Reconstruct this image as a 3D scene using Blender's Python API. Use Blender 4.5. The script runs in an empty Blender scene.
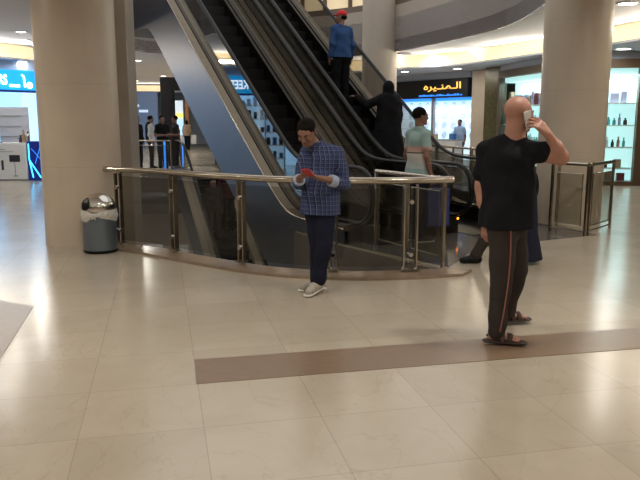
import bpy, bmesh, math, random
import numpy as np
from mathutils import Vector, Matrix, geometry
random.seed(7)
sc = bpy.context.scene
col = sc.collection

# ------------------------------------------------------------ camera, world, exposure
cam_d = bpy.data.cameras.new('camera'); cam = bpy.data.objects.new('camera', cam_d); col.objects.link(cam)
cam.location = (0, 0, 1.6)
cam.rotation_euler = (math.pi/2 - math.atan(120/700), 0, 0)
cam_d.sensor_width = 36; cam_d.lens = 700/640*36; cam_d.clip_end = 200
sc.camera = cam
w = bpy.data.worlds.new('world'); sc.world = w; w.use_nodes = True
w.node_tree.nodes['Background'].inputs[0].default_value = (0.93, 0.92, 0.90, 1)
w.node_tree.nodes['Background'].inputs[1].default_value = 0.95
sc.view_settings.view_transform = 'Standard'; sc.view_settings.look = 'None'
sc.view_settings.gamma = 1; sc.view_settings.use_curve_mapping = False
sc.view_settings.exposure = 0.12
sc.cycles.transparent_max_bounces = 40; sc.cycles.max_bounces = 10
LAMP_W = 33.0          # watts of one recessed downlight
LAMP_COL = (1.0, 0.955, 0.88)

# ------------------------------------------------------------ materials
def srgb(r, g, b):
    f = lambda c: (c/255/12.92) if c/255 <= 0.04045 else ((c/255+0.055)/1.055)**2.4
    return (f(r), f(g), f(b), 1)
def mat(name, c, rough=0.5, metal=0.0, spec=None, vary=0.06, scale=6.0, bump=0.0, trans=0.0, alpha=1.0, coat=0.0, emit=None, es=1.0, stretch=None):
    m = bpy.data.materials.new(name); m.use_nodes = True
    nt = m.node_tree; b = nt.nodes['Principled BSDF']
    c4 = srgb(*c)
    tc = nt.nodes.new('ShaderNodeTexCoord'); nz = nt.nodes.new('ShaderNodeTexNoise')
    nz.inputs['Scale'].default_value = scale; nz.inputs['Detail'].default_value = 5
    if stretch:
        mp = nt.nodes.new('ShaderNodeMapping'); mp.inputs['Scale'].default_value = stretch
        nt.links.new(tc.outputs['Object'], mp.inputs[0]); nt.links.new(mp.outputs[0], nz.inputs['Vector'])
    else: nt.links.new(tc.outputs['Object'], nz.inputs['Vector'])
    mx = nt.nodes.new('ShaderNodeMix'); mx.data_type = 'RGBA'
    mx.inputs[6].default_value = tuple(x*(1-vary*2) for x in c4[:3])+(1,)
    mx.inputs[7].default_value = tuple(min(1, x*(1+vary*2)) for x in c4[:3])+(1,)
    nt.links.new(nz.outputs['Fac'], mx.inputs[0]); nt.links.new(mx.outputs[2], b.inputs['Base Color'])
    b.inputs['Roughness'].default_value = rough; b.inputs['Metallic'].default_value = metal
    b.inputs['Specular IOR Level'].default_value = spec if spec is not None else (0.12 if rough > 0.8 else 0.5)
    b.inputs['Transmission Weight'].default_value = trans; b.inputs['Alpha'].default_value = alpha
    b.inputs['Coat Weight'].default_value = coat
    if bump:
        bp = nt.nodes.new('ShaderNodeBump'); bp.inputs['Strength'].default_value = bump; bp.inputs['Distance'].default_value = 0.01
        nt.links.new(nz.outputs['Fac'], bp.inputs['Height']); nt.links.new(bp.outputs[0], b.inputs['Normal'])
    if emit:
        b.inputs['Emission Color'].default_value = srgb(*emit); b.inputs['Emission Strength'].default_value = es
    return m
def glass_mat(name, tint, refl=0.5, rough=0.02):
    # thin architectural glass: tinted see-through layer with a mirror-like face
    m = bpy.data.materials.new(name); m.use_nodes = True; nt = m.node_tree; nt.nodes.clear()
    out = nt.nodes.new('ShaderNodeOutputMaterial'); mx = nt.nodes.new('ShaderNodeMixShader')
    tr = nt.nodes.new('ShaderNodeBsdfTransparent'); tr.inputs[0].default_value = (*tint, 1)
    gl = nt.nodes.new('ShaderNodeBsdfGlossy'); gl.inputs['Roughness'].default_value = rough
    fr = nt.nodes.new('ShaderNodeFresnel'); fr.inputs['IOR'].default_value = 1.5
    ml = nt.nodes.new('ShaderNodeMath'); ml.operation = 'MULTIPLY'; ml.inputs[1].default_value = refl; ml.use_clamp = True
    ge = nt.nodes.new('ShaderNodeNewGeometry'); iv = nt.nodes.new('ShaderNodeMath'); iv.operation = 'SUBTRACT'; iv.inputs[0].default_value = 1.0
    nt.links.new(ge.outputs['Backfacing'], iv.inputs[1]); m2 = nt.nodes.new('ShaderNodeMath'); m2.operation = 'MULTIPLY'
    nt.links.new(fr.outputs[0], ml.inputs[0]); nt.links.new(ml.outputs[0], m2.inputs[0]); nt.links.new(iv.outputs[0], m2.inputs[1]); nt.links.new(m2.outputs[0], mx.inputs[0])
    nt.links.new(tr.outputs[0], mx.inputs[1]); nt.links.new(gl.outputs[0], mx.inputs[2])
    nt.links.new(mx.outputs[0], out.inputs[0]); return m
def marble_floor(name, c1, c2, vein, ang, tile, rough):
    m = bpy.data.materials.new(name); m.use_nodes = True; nt = m.node_tree; b = nt.nodes['Principled BSDF']
    N = nt.nodes.new; L = nt.links.new
    tc = N('ShaderNodeTexCoord'); mp = N('ShaderNodeMapping'); mp.inputs['Rotation'].default_value = (0, 0, ang)
    mp.inputs['Location'].default_value = (-0.167+0.635*40, -4.16+0.635*40, 0)
    L(tc.outputs['Object'], mp.inputs[0])
    br = N('ShaderNodeTexBrick'); br.offset = 0.0
    br.inputs['Scale'].default_value = 1.0; br.inputs['Brick Width'].default_value = tile; br.inputs['Row Height'].default_value = tile
    br.inputs['Mortar Size'].default_value = 0.0022; br.inputs['Mortar Smooth'].default_value = 0.3
    br.inputs['Color1'].default_value = (0.42, 0.42, 0.42, 1); br.inputs['Color2'].default_value = (0.58, 0.58, 0.58, 1)
    br.inputs['Mortar'].default_value = (0.0, 0.0, 0.0, 1)
    L(mp.outputs[0], br.inputs['Vector'])
    n1 = N('ShaderNodeTexNoise'); n1.inputs['Scale'].default_value = 1.3; n1.inputs['Detail'].default_value = 8; n1.inputs['Roughness'].default_value = 0.65; n1.inputs['Distortion'].default_value = 0.5
    L(tc.outputs['Object'], n1.inputs['Vector'])
    cr = N('ShaderNodeValToRGB'); cr.color_ramp.elements[0].position = 0.25; cr.color_ramp.elements[1].position = 0.75
    cr.color_ramp.elements[0].color = srgb(*c1); cr.color_ramp.elements[1].color = srgb(*c2)
    L(n1.outputs['Fac'], cr.inputs[0])
    # thin veins
    n2 = N('ShaderNodeTexNoise'); n2.inputs['Scale'].default_value = 1.1; n2.inputs['Detail'].default_value = 6; n2.inputs['Distortion'].default_value = 1.2
    mp2 = N('ShaderNodeMapping'); mp2.inputs['Scale'].default_value = (1.6, 0.8, 1); mp2.inputs['Rotation'].default_value = (0, 0, 0.9)
    L(tc.outputs['Object'], mp2.inputs[0]); L(mp2.outputs[0], n2.inputs['Vector'])
    s = N('ShaderNodeMath'); s.operation = 'SUBTRACT'; s.inputs[1].default_value = 0.5; L(n2.outputs['Fac'], s.inputs[0])
    a = N('ShaderNodeMath'); a.operation = 'ABSOLUTE'; L(s.outputs[0], a.inputs[0])
    mr = N('ShaderNodeMapRange'); mr.inputs[1].default_value = 0.0; mr.inputs[2].default_value = 0.006; mr.inputs[3].default_value = 0.22; mr.inputs[4].default_value = 0.0
    L(a.outputs[0], mr.inputs[0])
    mv = N('ShaderNodeMix'); mv.data_type = 'RGBA'; mv.inputs[7].default_value = srgb(*vein)
    L(mr.outputs[0], mv.inputs[0]); L(cr.outputs[0], mv.inputs[6])
    # tile to tile tone
    tm = N('ShaderNodeMix'); tm.data_type = 'RGBA'; tm.blend_type = 'MULTIPLY'; tm.inputs[0].default_value = 1.0
    t2 = N('ShaderNodeMapRange'); t2.inputs[1].default_value = 0.4; t2.inputs[2].default_value = 0.6; t2.inputs[3].default_value = 0.93; t2.inputs[4].default_value = 1.04; t2.clamp = False
    L(br.outputs['Color'], t2.inputs[0]); 
    mf = N('ShaderNodeMapRange'); mf.inputs[3].default_value = 1.0; mf.inputs[4].default_value = 0.72; L(br.outputs['Fac'], mf.inputs[0])
    mm = N('ShaderNodeMath'); mm.operation = 'MAXIMUM'; mm.inputs[1].default_value = 0.93; L(t2.outputs[0], mm.inputs[0])
    m3 = N('ShaderNodeMath'); m3.operation = 'MULTIPLY'; L(mm.outputs[0], m3.inputs[0]); L(mf.outputs[0], m3.inputs[1])
    L(mv.outputs[2], tm.inputs[6]); L(m3.outputs[0], tm.inputs[7]); L(tm.outputs[2], b.inputs['Base Color'])
    b.inputs['Roughness'].default_value = rough; b.inputs['Specular IOR Level'].default_value = 0.5
    return m
def grad_panel(name, c, es, c2=None):
    m = mat(name, c, rough=0.6, emit=c, es=es); return m

M = dict(
    floor=marble_floor('beige_marble', (170, 158, 139), (184, 173, 155), (138, 122, 102), -math.radians(12.7), 0.635, 0.19),
    brown=mat('brown_marble', (126, 104, 84), rough=0.3, vary=0.14, scale=9, stretch=(1, 5, 1)),
    granite=mat('dark_granite', (92, 88, 84), rough=0.12, vary=0.15, scale=30),
    lowfloor=mat('lower_tile', (96, 82, 68), rough=0.15, vary=0.2, scale=1.5),
    column=mat('column_stone', (198, 183, 163), rough=0.38, vary=0.09, scale=2.2, stretch=(1, 1, 0.6)),
    pier=mat('pier_stone', (165, 154, 140), rough=0.3, vary=0.09, scale=3),
    fascia=mat('fascia_render', (182, 169, 156), rough=0.6, vary=0.03),
    trimbrown=mat('fascia_trim', (112, 94, 80), rough=0.4, vary=0.08),
    ceil=mat('ceiling_paint', (232, 230, 234), rough=0.8, vary=0.02),
    bulk=mat('bulkhead_paint', (196, 202, 214), rough=0.7, vary=0.02),
    cove=mat('cove_light', (255, 232, 188), rough=0.8, emit=(255, 226, 180), es=0.8),
    steel=mat('brushed_steel', (190, 180, 165), rough=0.2, metal=1, vary=0.06, scale=14),
    chrome=mat('chrome', (215, 210, 205), rough=0.06, metal=1, vary=0.02),
    darksteel=mat('dark_steel', (84, 79, 73), rough=0.28, metal=1, vary=0.1, scale=10),
    deck=mat('deck_steel', (150, 138, 122), rough=0.3, metal=0.8, vary=0.1, scale=8),
    cladding=mat('cladding_steel', (100, 101, 110), rough=0.42, metal=0.75, vary=0.03, scale=3),
    soffit=mat('truss_soffit', (90, 88, 90), rough=0.5, metal=0.5),
    rubber=mat('black_rubber', (14, 14, 14), rough=0.42, spec=0.25, vary=0.05),
    step=mat('step_black', (18, 17, 17), rough=0.45, metal=0.3, vary=0.2, scale=30),
    railglass=glass_mat('rail_glass', (0.80, 0.80, 0.77), 1.0),
    escglass=glass_mat('escalator_glass', (0.66, 0.65, 0.62), 2.6),
    storeglass=glass_mat('store_glass', (0.93, 0.97, 0.97), 0.8),
    white=mat('white_panel', (225, 225, 225), rough=0.5, vary=0.02),
    greypanel=mat('grey_panel', (150, 150, 150), rough=0.5, vary=0.03),
    black=mat('black_panel', (18, 18, 20), rough=0.4),
    brownframe=mat('brown_frame', (92, 70, 50), rough=0.4),
    greenstone=mat('green_stone', (92, 88, 62), rough=0.2, vary=0.3, scale=9),
    lamp=mat('lamp_disc', (255, 250, 240), emit=(255, 248, 235), es=9),
    signblue=mat('sign_blue', (20, 150, 225), rough=0.4, emit=(20, 165, 240), es=0.95),
    signwhite=mat('sign_white', (255, 255, 255), emit=(245, 255, 255), es=2.2),
    signgold=mat('sign_gold', (230, 180, 80), emit=(255, 196, 96), es=1.3),
    ledblue=mat('led_blue', (40, 120, 230), emit=(50, 140, 255), es=1.2),
    ledcyan=mat('led_cyan', (90, 220, 255), emit=(70, 205, 255), es=2.6),
    shopblue=mat('shop_blue_glow', (190, 225, 250), emit=(168, 214, 250), es=0.85),
    shopcyan=mat('shop_cyan_glow', (205, 245, 245), emit=(196, 240, 240), es=0.85),
    shopwhite=mat('shop_white_glow', (235, 248, 255), emit=(205, 228, 248), es=0.62),
    navy=mat('navy_panel', (24, 44, 130), rough=0.35, emit=(18, 40, 140), es=0.15),
    orange=mat('orange_lamp', (255, 150, 40), emit=(255, 140, 30), es=6),
)

# ------------------------------------------------------------ object helpers
def tag(o, label=None, cat=None, group=None, kind=None):
    if label: o['label'] = label
    if cat: o['category'] = cat
    if group: o['group'] = group
    if kind: o['kind'] = kind
    return o
def link(name, me, m=None, parent=None, smooth=False):
    o = bpy.data.objects.new(name, me); col.objects.link(o)
    if m is not None: me.materials.append(M[m] if isinstance(m, str) else m)
    if parent is not None: o.parent = parent
    if smooth:
        for p in me.polygons: p.use_smooth = True
    return o
def empty(name, loc, rz=0, label=None, cat=None, group=None):
    o = bpy.data.objects.new(name, None); col.objects.link(o)
    o.empty_display_size = 0.1; o.location = loc; o.rotation_euler = (0, 0, rz)
    return tag(o, label, cat, group)
class MB:
    def __init__(s): s.bm = bmesh.new(); s.sm = False
    def box(s, x0, x1, y0, y1, z0, z1, bev=0.0):
        r = bmesh.ops.create_cube(s.bm, size=1)
        for v in r['verts']: v.co = Vector(((x0+x1)/2+v.co.x*(x1-x0), (y0+y1)/2+v.co.y*(y1-y0), (z0+z1)/2+v.co.z*(z1-z0)))
        if bev:
            es = list({e for v in r['verts'] for e in v.link_edges})
            bmesh.ops.bevel(s.bm, geom=es, offset=bev, segments=2, profile=0.5, affect='EDGES')
        return s
    def tube(s, pts, r, n=12, closed=False, rx=None, cap=True):
        pts = [Vector(p) for p in pts]; N = len(pts); rings = []
        for i, p in enumerate(pts):
            a = pts[i-1] if (i > 0 or closed) else p; b = pts[(i+1) % N] if (i < N-1 or closed) else p
            t = (b-a).normalized()
            up = Vector((0, 0, 1)) if abs(t.z) < 0.95 else Vector((0, 1, 0))
            if rx is not None: side = Vector(rx)
            else: side = t.cross(up).normalized()
            up2 = side.cross(t).normalized()
            rr = r[i] if isinstance(r, list) else r
            ra, rb = rr if isinstance(rr, tuple) else (rr, rr)
            rings.append([s.bm.verts.new(p + side*math.cos(2*math.pi*k/n)*ra + up2*math.sin(2*math.pi*k/n)*rb) for k in range(n)])
        for i in range(N if closed else N-1):
            A, B = rings[i], rings[(i+1) % N]
            for k in range(n): s.bm.faces.new((A[k], A[(k+1) % n], B[(k+1) % n], B[k]))
        if cap and not closed:
            s.bm.faces.new(rings[0][::-1]); s.bm.faces.new(rings[-1])
        return s
    def lathe(s, prof, c=(0, 0, 0), n=32):
        rings = []
        for (r, z) in prof:
            rings.append([s.bm.verts.new((c[0]+r*math.cos(2*math.pi*k/n), c[1]+r*math.sin(2*math.pi*k/n), c[2]+z)) for k in range(n)])
        for A, B in zip(rings[:-1], rings[1:]):
            for k in range(n): s.bm.faces.new((A[k], A[(k+1) % n], B[(k+1) % n], B[k]))
        s.bm.faces.new(rings[0][::-1]); s.bm.faces.new(rings[-1]); return s
    def ribbon(s, path, z0, z1, th):
        # upright wall along a plan path, with thickness th to the left of travel
        pts = [Vector((p[0], p[1])) for p in path]; off = []
        for i, p in enumerate(pts):
            a = pts[max(0, i-1)]; b = pts[min(len(pts)-1, i+1)]; t = (b-a).normalized(); off.append(Vector((-t.y, t.x))*th)
        V = [[s.bm.verts.new((q.x, q.y, z)) for q, z in ((p, z0), (p+o, z0), (p+o, z1), (p, z1))] for p, o in zip(pts, off)]
        for A, B in zip(V[:-1], V[1:]):
            for k in range(4): s.bm.faces.new((A[k], B[k], B[(k+1) % 4], A[(k+1) % 4]))
        s.bm.faces.new(V[0]); s.bm.faces.new(V[-1][::-1]); return s
    def prism(s, poly, z0, z1, holes=()):
        loops = [[Vector((x, y, 0)) for x, y in poly]] + [[Vector((x, y, 0)) for x, y in h] for h in holes]
        flat = [p for l in loops for p in l]
        tris = geometry.tessellate_polygon(loops)
        lo = [s.bm.verts.new((p.x, p.y, z0)) for p in flat]; hi = [s.bm.verts.new((p.x, p.y, z1)) for p in flat]
        for t in tris:
            s.bm.faces.new([hi[i] for i in t]); s.bm.faces.new([lo[i] for i in t][::-1])
        k = 0
        for l in loops:
            n = len(l)
            for i in range(n):
                a, b = k+i, k+(i+1) % n
                s.bm.faces.new((lo[a], lo[b], hi[b], hi[a]))
            k += n
        return s
    def profile(s, pts, l0, l1):
        # closed (y,z) outline extruded along x from l0 to l1
        loop = [Vector((0, y, z)) for y, z in pts]
        tris = geometry.tessellate_polygon([loop])
        A = [s.bm.verts.new((l0, y, z)) for y, z in pts]; B = [s.bm.verts.new((l1, y, z)) for y, z in pts]
        for t in tris: s.bm.faces.new([A[i] for i in t]); s.bm.faces.new([B[i] for i in t][::-1])
        n = len(pts)
        for i in range(n): s.bm.faces.new((A[i], A[(i+1) % n], B[(i+1) % n], B[i]))
        return s
    def build(s, name, m, parent=None, smooth=False, loc=None):
        bmesh.ops.recalc_face_normals(s.bm, faces=s.bm.faces)
        me = bpy.data.meshes.new(name); s.bm.to_mesh(me); s.bm.free()
        o = link(name, me, m, parent, False)
        if smooth:
            try: me.shade_auto_smooth if False else None
            except Exception: pass
            for p in me.polygons: p.use_smooth = True
            me.set_sharp_from_angle(angle=math.radians(40))
        if loc: o.location = loc
        return o
def struct(name, mb, m, smooth=False):
    return tag(mb.build(name, m, smooth=smooth), kind='structure')
def spline(pts, n=8, closed=False):
    out = []; P = [np.array(p, float) for p in pts]; N = len(P)
    for i in range(N if closed else N-1):
        p0 = P[(i-1) % N] if (closed or i > 0) else 2*P[0]-P[1]
        p1 = P[i]; p2 = P[(i+1) % N]; p3 = P[(i+2) % N] if (closed or i < N-2) else 2*P[-1]-P[-2]
        for k in range(n):
            t = k/n
            out.append(tuple(0.5*((2*p1)+(-p0+p2)*t+(2*p0-5*p1+4*p2-p3)*t*t+(-p0+3*p1-3*p2+p3)*t**3)))
    if not closed: out.append(tuple(P[-1]))
    return out
def text_mesh(body, size, depth=0.01, bold=0.0, align='LEFT'):
    cu = bpy.data.curves.new('t', 'FONT'); cu.body = body; cu.size = size; cu.extrude = depth; cu.offset = bold; cu.align_x = align
    o = bpy.data.objects.new('t', cu); col.objects.link(o)
    me = bpy.data.meshes.new_from_object(o.evaluated_get(bpy.context.evaluated_depsgraph_get()))
    bpy.data.objects.remove(o); return me
def copy_tree(o, parent=None):
    c = o.copy(); col.objects.link(c)
    if parent is not None: c.parent = parent
    for ch in list(o.children): copy_tree(ch, c)
    return c

# ------------------------------------------------------------ the place: plan outlines
RAIL = spline([(-2.74, 8.90), (-2.42, 8.78), (-2.07, 8.58), (-1.75, 8.31), (-1.36, 7.99), (-0.86, 7.61), (-0.58, 7.43), (-0.21, 7.27), (0.14, 7.20), (0.42, 7.17), (0.94, 7.22), (1.40, 7.36)], 5)
def offset(path, d):
    r = []
    for i, p in enumerate(path):
        a = path[max(0, i-1)]; b = path[min(len(path)-1, i+1)]; t = Vector((b[0]-a[0], b[1]-a[1])).normalized()
        r.append((p[0]-t.y*d, p[1]+t.x*d))
    return r
HD = Vector((-0.502, 0.865)); NN = Vector((0.865, 0.502))
def LS(L, s): return (HD.x*s+NN.x*L, HD.y*s+NN.y*L)
PIT_S = 8.95
inner = offset(RAIL, 0.06)
FAR = [(-1.0, 23.0), (-3.0, 22.2), (-4.6, 21.4), (-6.9, 21.4)]
RIGHT = spline([(3.55, 10.55), (3.85, 12.2), (3.75, 14.2), (3.25, 16.3), (2.5, 18.6), (1.4, 20.8), (-0.2, 22.5), (-1.0, 23.0)], 4)
void = inner[3:] + [(0.66, 8.50), LS(4.78, 7.6), LS(4.78, PIT_S), LS(8.06, PIT_S), LS(8.06, 7.5)] + RIGHT[:-1] + FAR + [(-4.9, 16.0), (-3.6, 11.0), (-3.05, 10.0)]
OUT = [(-22, -8), (22, -8), (22, 48), (-22, 48)]
struct('floor', MB().prism(OUT, -0.25, 0.0, [void]), 'floor')
# slab edge all round the opening
vl = void + [void[0]]
struct('trim_1', MB().ribbon(vl, -1.25, -0.02, 0.03), mat('slab_edge', (112, 104, 96), rough=0.5))
struct('floor_lower', MB().prism(OUT, -5.1, -5.0), 'lowfloor')
# the landing stone in front of the escalators and the dark inlay strips
land = [(1.42, 7.55), (2.0, 8.75), (3.9, 9.75), (3.7, 10.6), LS(8.06, 7.5), LS(8.06, PIT_S), LS(4.78, PIT_S), LS(4.78, 7.6), (0.7, 8.48)]
struct('floor_landing', MB().prism(land, 0.0, 0.004), 'granite')
struct('floor_inlay', MB().prism([(-0.85, 4.53), (-0.76, 4.09), (6.2, 5.65), (6.1, 6.09)], 0.0, 0.003), 'brown')
struct('floor_inlay', MB().prism([(-2.49, 5.90), (-2.16, 4.50), (-2.85, 4.28), (-6.0, 5.6), (-5.9, 6.9), (-2.95, 6.15)], 0.0, 0.003), 'brown')
# brown stone kerb under the railing
ko = offset(RAIL, -0.27); ki = offset(RAIL, 0.06)
ko = ko[2:] + [(1.62, 7.30)]; ki = ki[2:]
M['kerb'] = mat('kerb_marble', (138, 119, 98), rough=0.2, vary=0.12, scale=9)
struct('trim_2', MB().prism(ko + ki[::-1], 0.0, 0.03), 'kerb')
# lower storey ground: pale shopfront boards far across the opening
struct('ceiling_low', MB().prism(OUT, -1.28, -1.22, [void]), 'fascia')
struct('wall_lower', MB().box(-22, 22, 33, 33.2, -5, -1.28), 'fascia')
# upper storey: ceiling ring with the same opening, fascias
UP_R = [(3.2, 9.6), (3.72, 11.2), (3.9, 12.8), (4.02, 14.7), (3.89, 16.2), (3.61, 17.4), (3.26, 18.6), (2.81, 19.75), (2.33, 21.0), (1.54, 22.2), (0.3, 23.3), (-1.2, 23.8)]
UP = spline([(-2.6, 8.9), (-1.0, 7.6), (0.6, 7.3), (2.2, 8.2)] + UP_R + [(-3.4, 22.6), (-5.4, 20.9), (-5.0, 16.0), (-3.6, 11.5)], 5, closed=True)
CL = [(-22, -8), (22, -8), (22, 48), (-22, 48)]
# cove line: where the high soffit steps down towards the shops
COVE = [(-22, 5.0), (-13.0, 11.5), (-9.6, 17.2), (-8.5, 18.9), (-8.2, 21.5), (-10.5, 27), (-11.8, 40.5), (-7.2, 40.5), (-5.0, 27), (-2.5, 25.2), (0.6, 25.0), (2.13, 23.9), (2.7, 23.0), (4.2, 21.4), (5.4, 18.4), (6.5, 15.3), (6.75, 13.6), (7.6, 10.0), (9.5, 5.0), (22, 1.0)]
struct('ceiling', MB().prism(CL, 3.6, 4.55, [UP]), 'ceil')
upl = UP + [UP[0]]
struct('trim_3', MB().ribbon(upl, 3.585, 3.93, -0.05), 'trimbrown')
struct('trim_4', MB().ribbon(upl, 3.93, 4.9, -0.04), 'fascia')
struct('trim_5', MB().ribbon(upl, 4.9, 5.08, -0.10), 'trimbrown')
cove = spline(COVE, 4)
struct('trim_6', MB().ribbon(cove, 3.27, 3.60, 0.04), 'cove')
struct('ceiling_lower', MB().prism([(-22, 48)] + [(-22, 5.0)] + cove[1:-1] + [(22, 1.0), (22, 48)], 3.22, 3.27), 'bulk')
# outer walls of the hall
struct('wall_back', MB().box(-22, 22, -8.2, -8, 0, 3.6), 'fascia')
struct('wall_left', MB().box(-22.2, -22, -8, 48, 0, 3.6), 'fascia')
struct('wall_right', MB().box(22, 22.2, -8, 48, 0, 3.6), 'fascia')
struct('wall_far', MB().box(-22, 22, 48, 48.2, 0, 3.6), 'white')

# ------------------------------------------------------------ recessed downlights
def downlight(x, y, z, label, power=1.0, r=0.11, group=None):
    t = empty('ceiling_downlight', (x, y, z), 0, label, 'ceiling light', group)
    MB().lathe([(r*0.86, 0.0), (r*1.2, -0.002), (r*1.2, -0.014), (r*0.9, -0.014)], n=20).build('trim_ring', 'white', t)
    MB().lathe([(r*0.88, -0.004), (r*0.88, -0.016)], n=20).build('diffuser', 'lamp', t)
    ld = bpy.data.lights.new('downlight_bulb', 'AREA'); ld.shape = 'DISK'; ld.size = r*1.7; ld.energy = LAMP_W*power; ld.color = LAMP_COL; ld.spread = math.radians(170)
    lo = bpy.data.objects.new('bulb', ld); col.objects.link(lo); lo.parent = t; lo.location = (0, 0, -0.03)
    return t
near_l = [(-7.5, -3.5), (-3, -3.5), (1.5, -3.5), (6, -3.5), (-7.5, 0), (-3.5, 0.3), (0.2, 0.6), (3.8, 0.3), (7.6, 0), (-8, 4), (-4.6, 4.2), (-1.2, 4.6), (2.0, 4.9), (5.0, 4.6), (8.3, 3.5), (-9.5, 8.2), (-5.6, 7.6), (4.9, 7.2)]
for i, (x, y) in enumerate(near_l):
    downlight(x, y, 3.6, 'round recessed downlight in the ceiling over the near marble floor', 1.0, group='downlights over the near floor')
downlight(-7.56, 18.36, 3.6, 'bright round downlight above the blue shop sign, left of the big column', 0.5, 0.18)
downlight(-8.35, 19.55+0.6, 3.22, 'small round downlight in the lower soffit just above the blue shop sign', 0.35, 0.16)
for x, y in ((-6.61, 14.66), (-6.16, 12.99), (-6.85, 16.62)):
    downlight(x, y, 3.6, 'round downlight over the walkway left of the big column, seen only mirrored in the floor', 0.4, group='left walkway downlights')
downlight(5.34, 12.66, 3.6, 'bright round downlight at the upper right corner, beside the right column', 0.35, 0.17)
downlight(6.98, 16.6, 3.22, 'round downlight in the lower soffit above the perfume display window', 0.5, 0.17)
downlight(5.6, 10.3, 3.6, 'round downlight over the floor right of the right column, mirrored in the marble', 0.4)
downlight(3.37, 22.0, 3.6, 'small downlight in the white soffit over the gold lettered shop sign', 0.4, 0.14)
downlight(4.38, 22.9, 3.22, 'small downlight in the lower soffit right above the gold lettered shop sign', 0.3, 0.14)
downlight(2.87, 24.3, 3.22, 'small downlight in the lower soffit at the left end of the gold lettered sign', 0.3, 0.14)
for x, y in ((-6.2, 24.5), (-8.2, 29), (-7.2, 33.0), (-9.5, 37.0)):  # added lamps that lift the brightness of the far corridor
    downlight(x, y, 3.6, 'small added downlight brightening the corridor beyond the far railing', 2.2, 0.12, 'added far corridor downlights')
for x, y in ((-9, 14), (-8, 20), (-7, 25), (-2, 26), (-12, 25), (4, 27), (0, 5), (-4, 5.5), (5, 12)):  # unseen lamps added to brighten the lower storey
    downlight(x, y, -1.28, 'added downlight under the lower storey ceiling, brightening the view through the railing glass', 1.6, 0.14, 'added lower storey downlights')
def cove_strip(x, y, dx, dy, watts=26):
    ld = bpy.data.lights.new('cove_strip', 'AREA'); ld.shape = 'RECTANGLE'; ld.size = 2.4; ld.size_y = 0.12; ld.energy = watts; ld.color = (1.0, 0.90, 0.74)
    o = bpy.data.objects.new('cove_strip', ld); col.objects.link(o); o.location = (x, y, 3.32)
    d = Vector((dx, dy, 0.75)).normalized(); o.rotation_euler = d.to_track_quat('-Z', 'Y').to_euler()
for x, y, dx, dy in ((-9.2, 17.6, 0.8, -0.6), (-8.1, 19.0, 0.8, -0.6), (-11.2, 14.2, 0.7, -0.7), (-14.5, 10.2, 0.6, -0.8), (-19, 6.9, 0.4, -0.9), (6.1, 15.6, -0.95, -0.3), (5.1, 18.6, -0.9, -0.4), (3.9, 21.3, -0.7, -0.7), (2.2, 23.4, -0.6, -0.8), (6.6, 12.8, -1, -0.1), (8.6, 7.0, -0.8, -0.5), (15, 2.5, -0.5, -0.8), (-1.0, 24.8, 0, -1), (-9.5, 40.0, 0, -1)):
    cove_strip(x, y, dx, dy)
# speaker grille discs in the white soffit
tag(MB().lathe([(0.20, 0), (0.24, -0.01), (0.22, -0.03), (0.05, -0.035)], (2.55, 21.9, 3.6), 24).build('ceiling_speaker', 'greypanel'), 'grey round speaker grille in the white soffit behind the pale round column', 'speaker')
# black hanging box sign on the left
hs = empty('hanging_sign', (-7.6, 16.7, 3.6), 0.5, 'black blade sign hanging from the ceiling at the left edge', 'sign')
MB().box(-0.02, 0.02, -0.55, 0.15, -0.62, -0.06, 0.005).build('board', 'black', hs)
MB().tube([(0, -0.4, -0.06), (0, -0.4, 0)], 0.008, 6).build('hanger', 'darksteel', hs)
MB().tube([(0, 0.0, -0.06), (0, 0.0, 0)], 0.008, 6).build('hanger', 'darksteel', hs)

# ------------------------------------------------------------ columns
def column(x, y, r, z0, z1, label, m='column'):
    t = empty('round_column', (x, y, 0), 0, label, 'column')
    MB().lathe([(r, z0), (r, z1)], n=72).build('shaft', m, t, smooth=True)
    j = MB()
    for z in (1.02, 2.04, 3.06):
        if z < z1: j.lathe([(r+0.0008, z-0.0015), (r+0.0008, z+0.0015)], n=72)
    j.build('stone_joint', 'pier', t)
    return t
column(-3.12, 9.20, 0.50, -5, 3.6, 'huge round beige stone column on the left behind the litter bin')
column(3.93, 11.05, 0.50, 0, 3.6, 'round beige stone column on the right behind the man on the phone')
column(1.78, 21.55, 0.52, -5, 8.5, 'pale round column far behind the man in the red cap', 'fascia')
t = MB().box(-3.15, -2.66, 9.95, 10.4, -5.0, 3.6, 0.012).build('square_pier', 'pier'); tag(t, 'narrow grey square stone pier tucked behind the huge left column', 'column')

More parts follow.
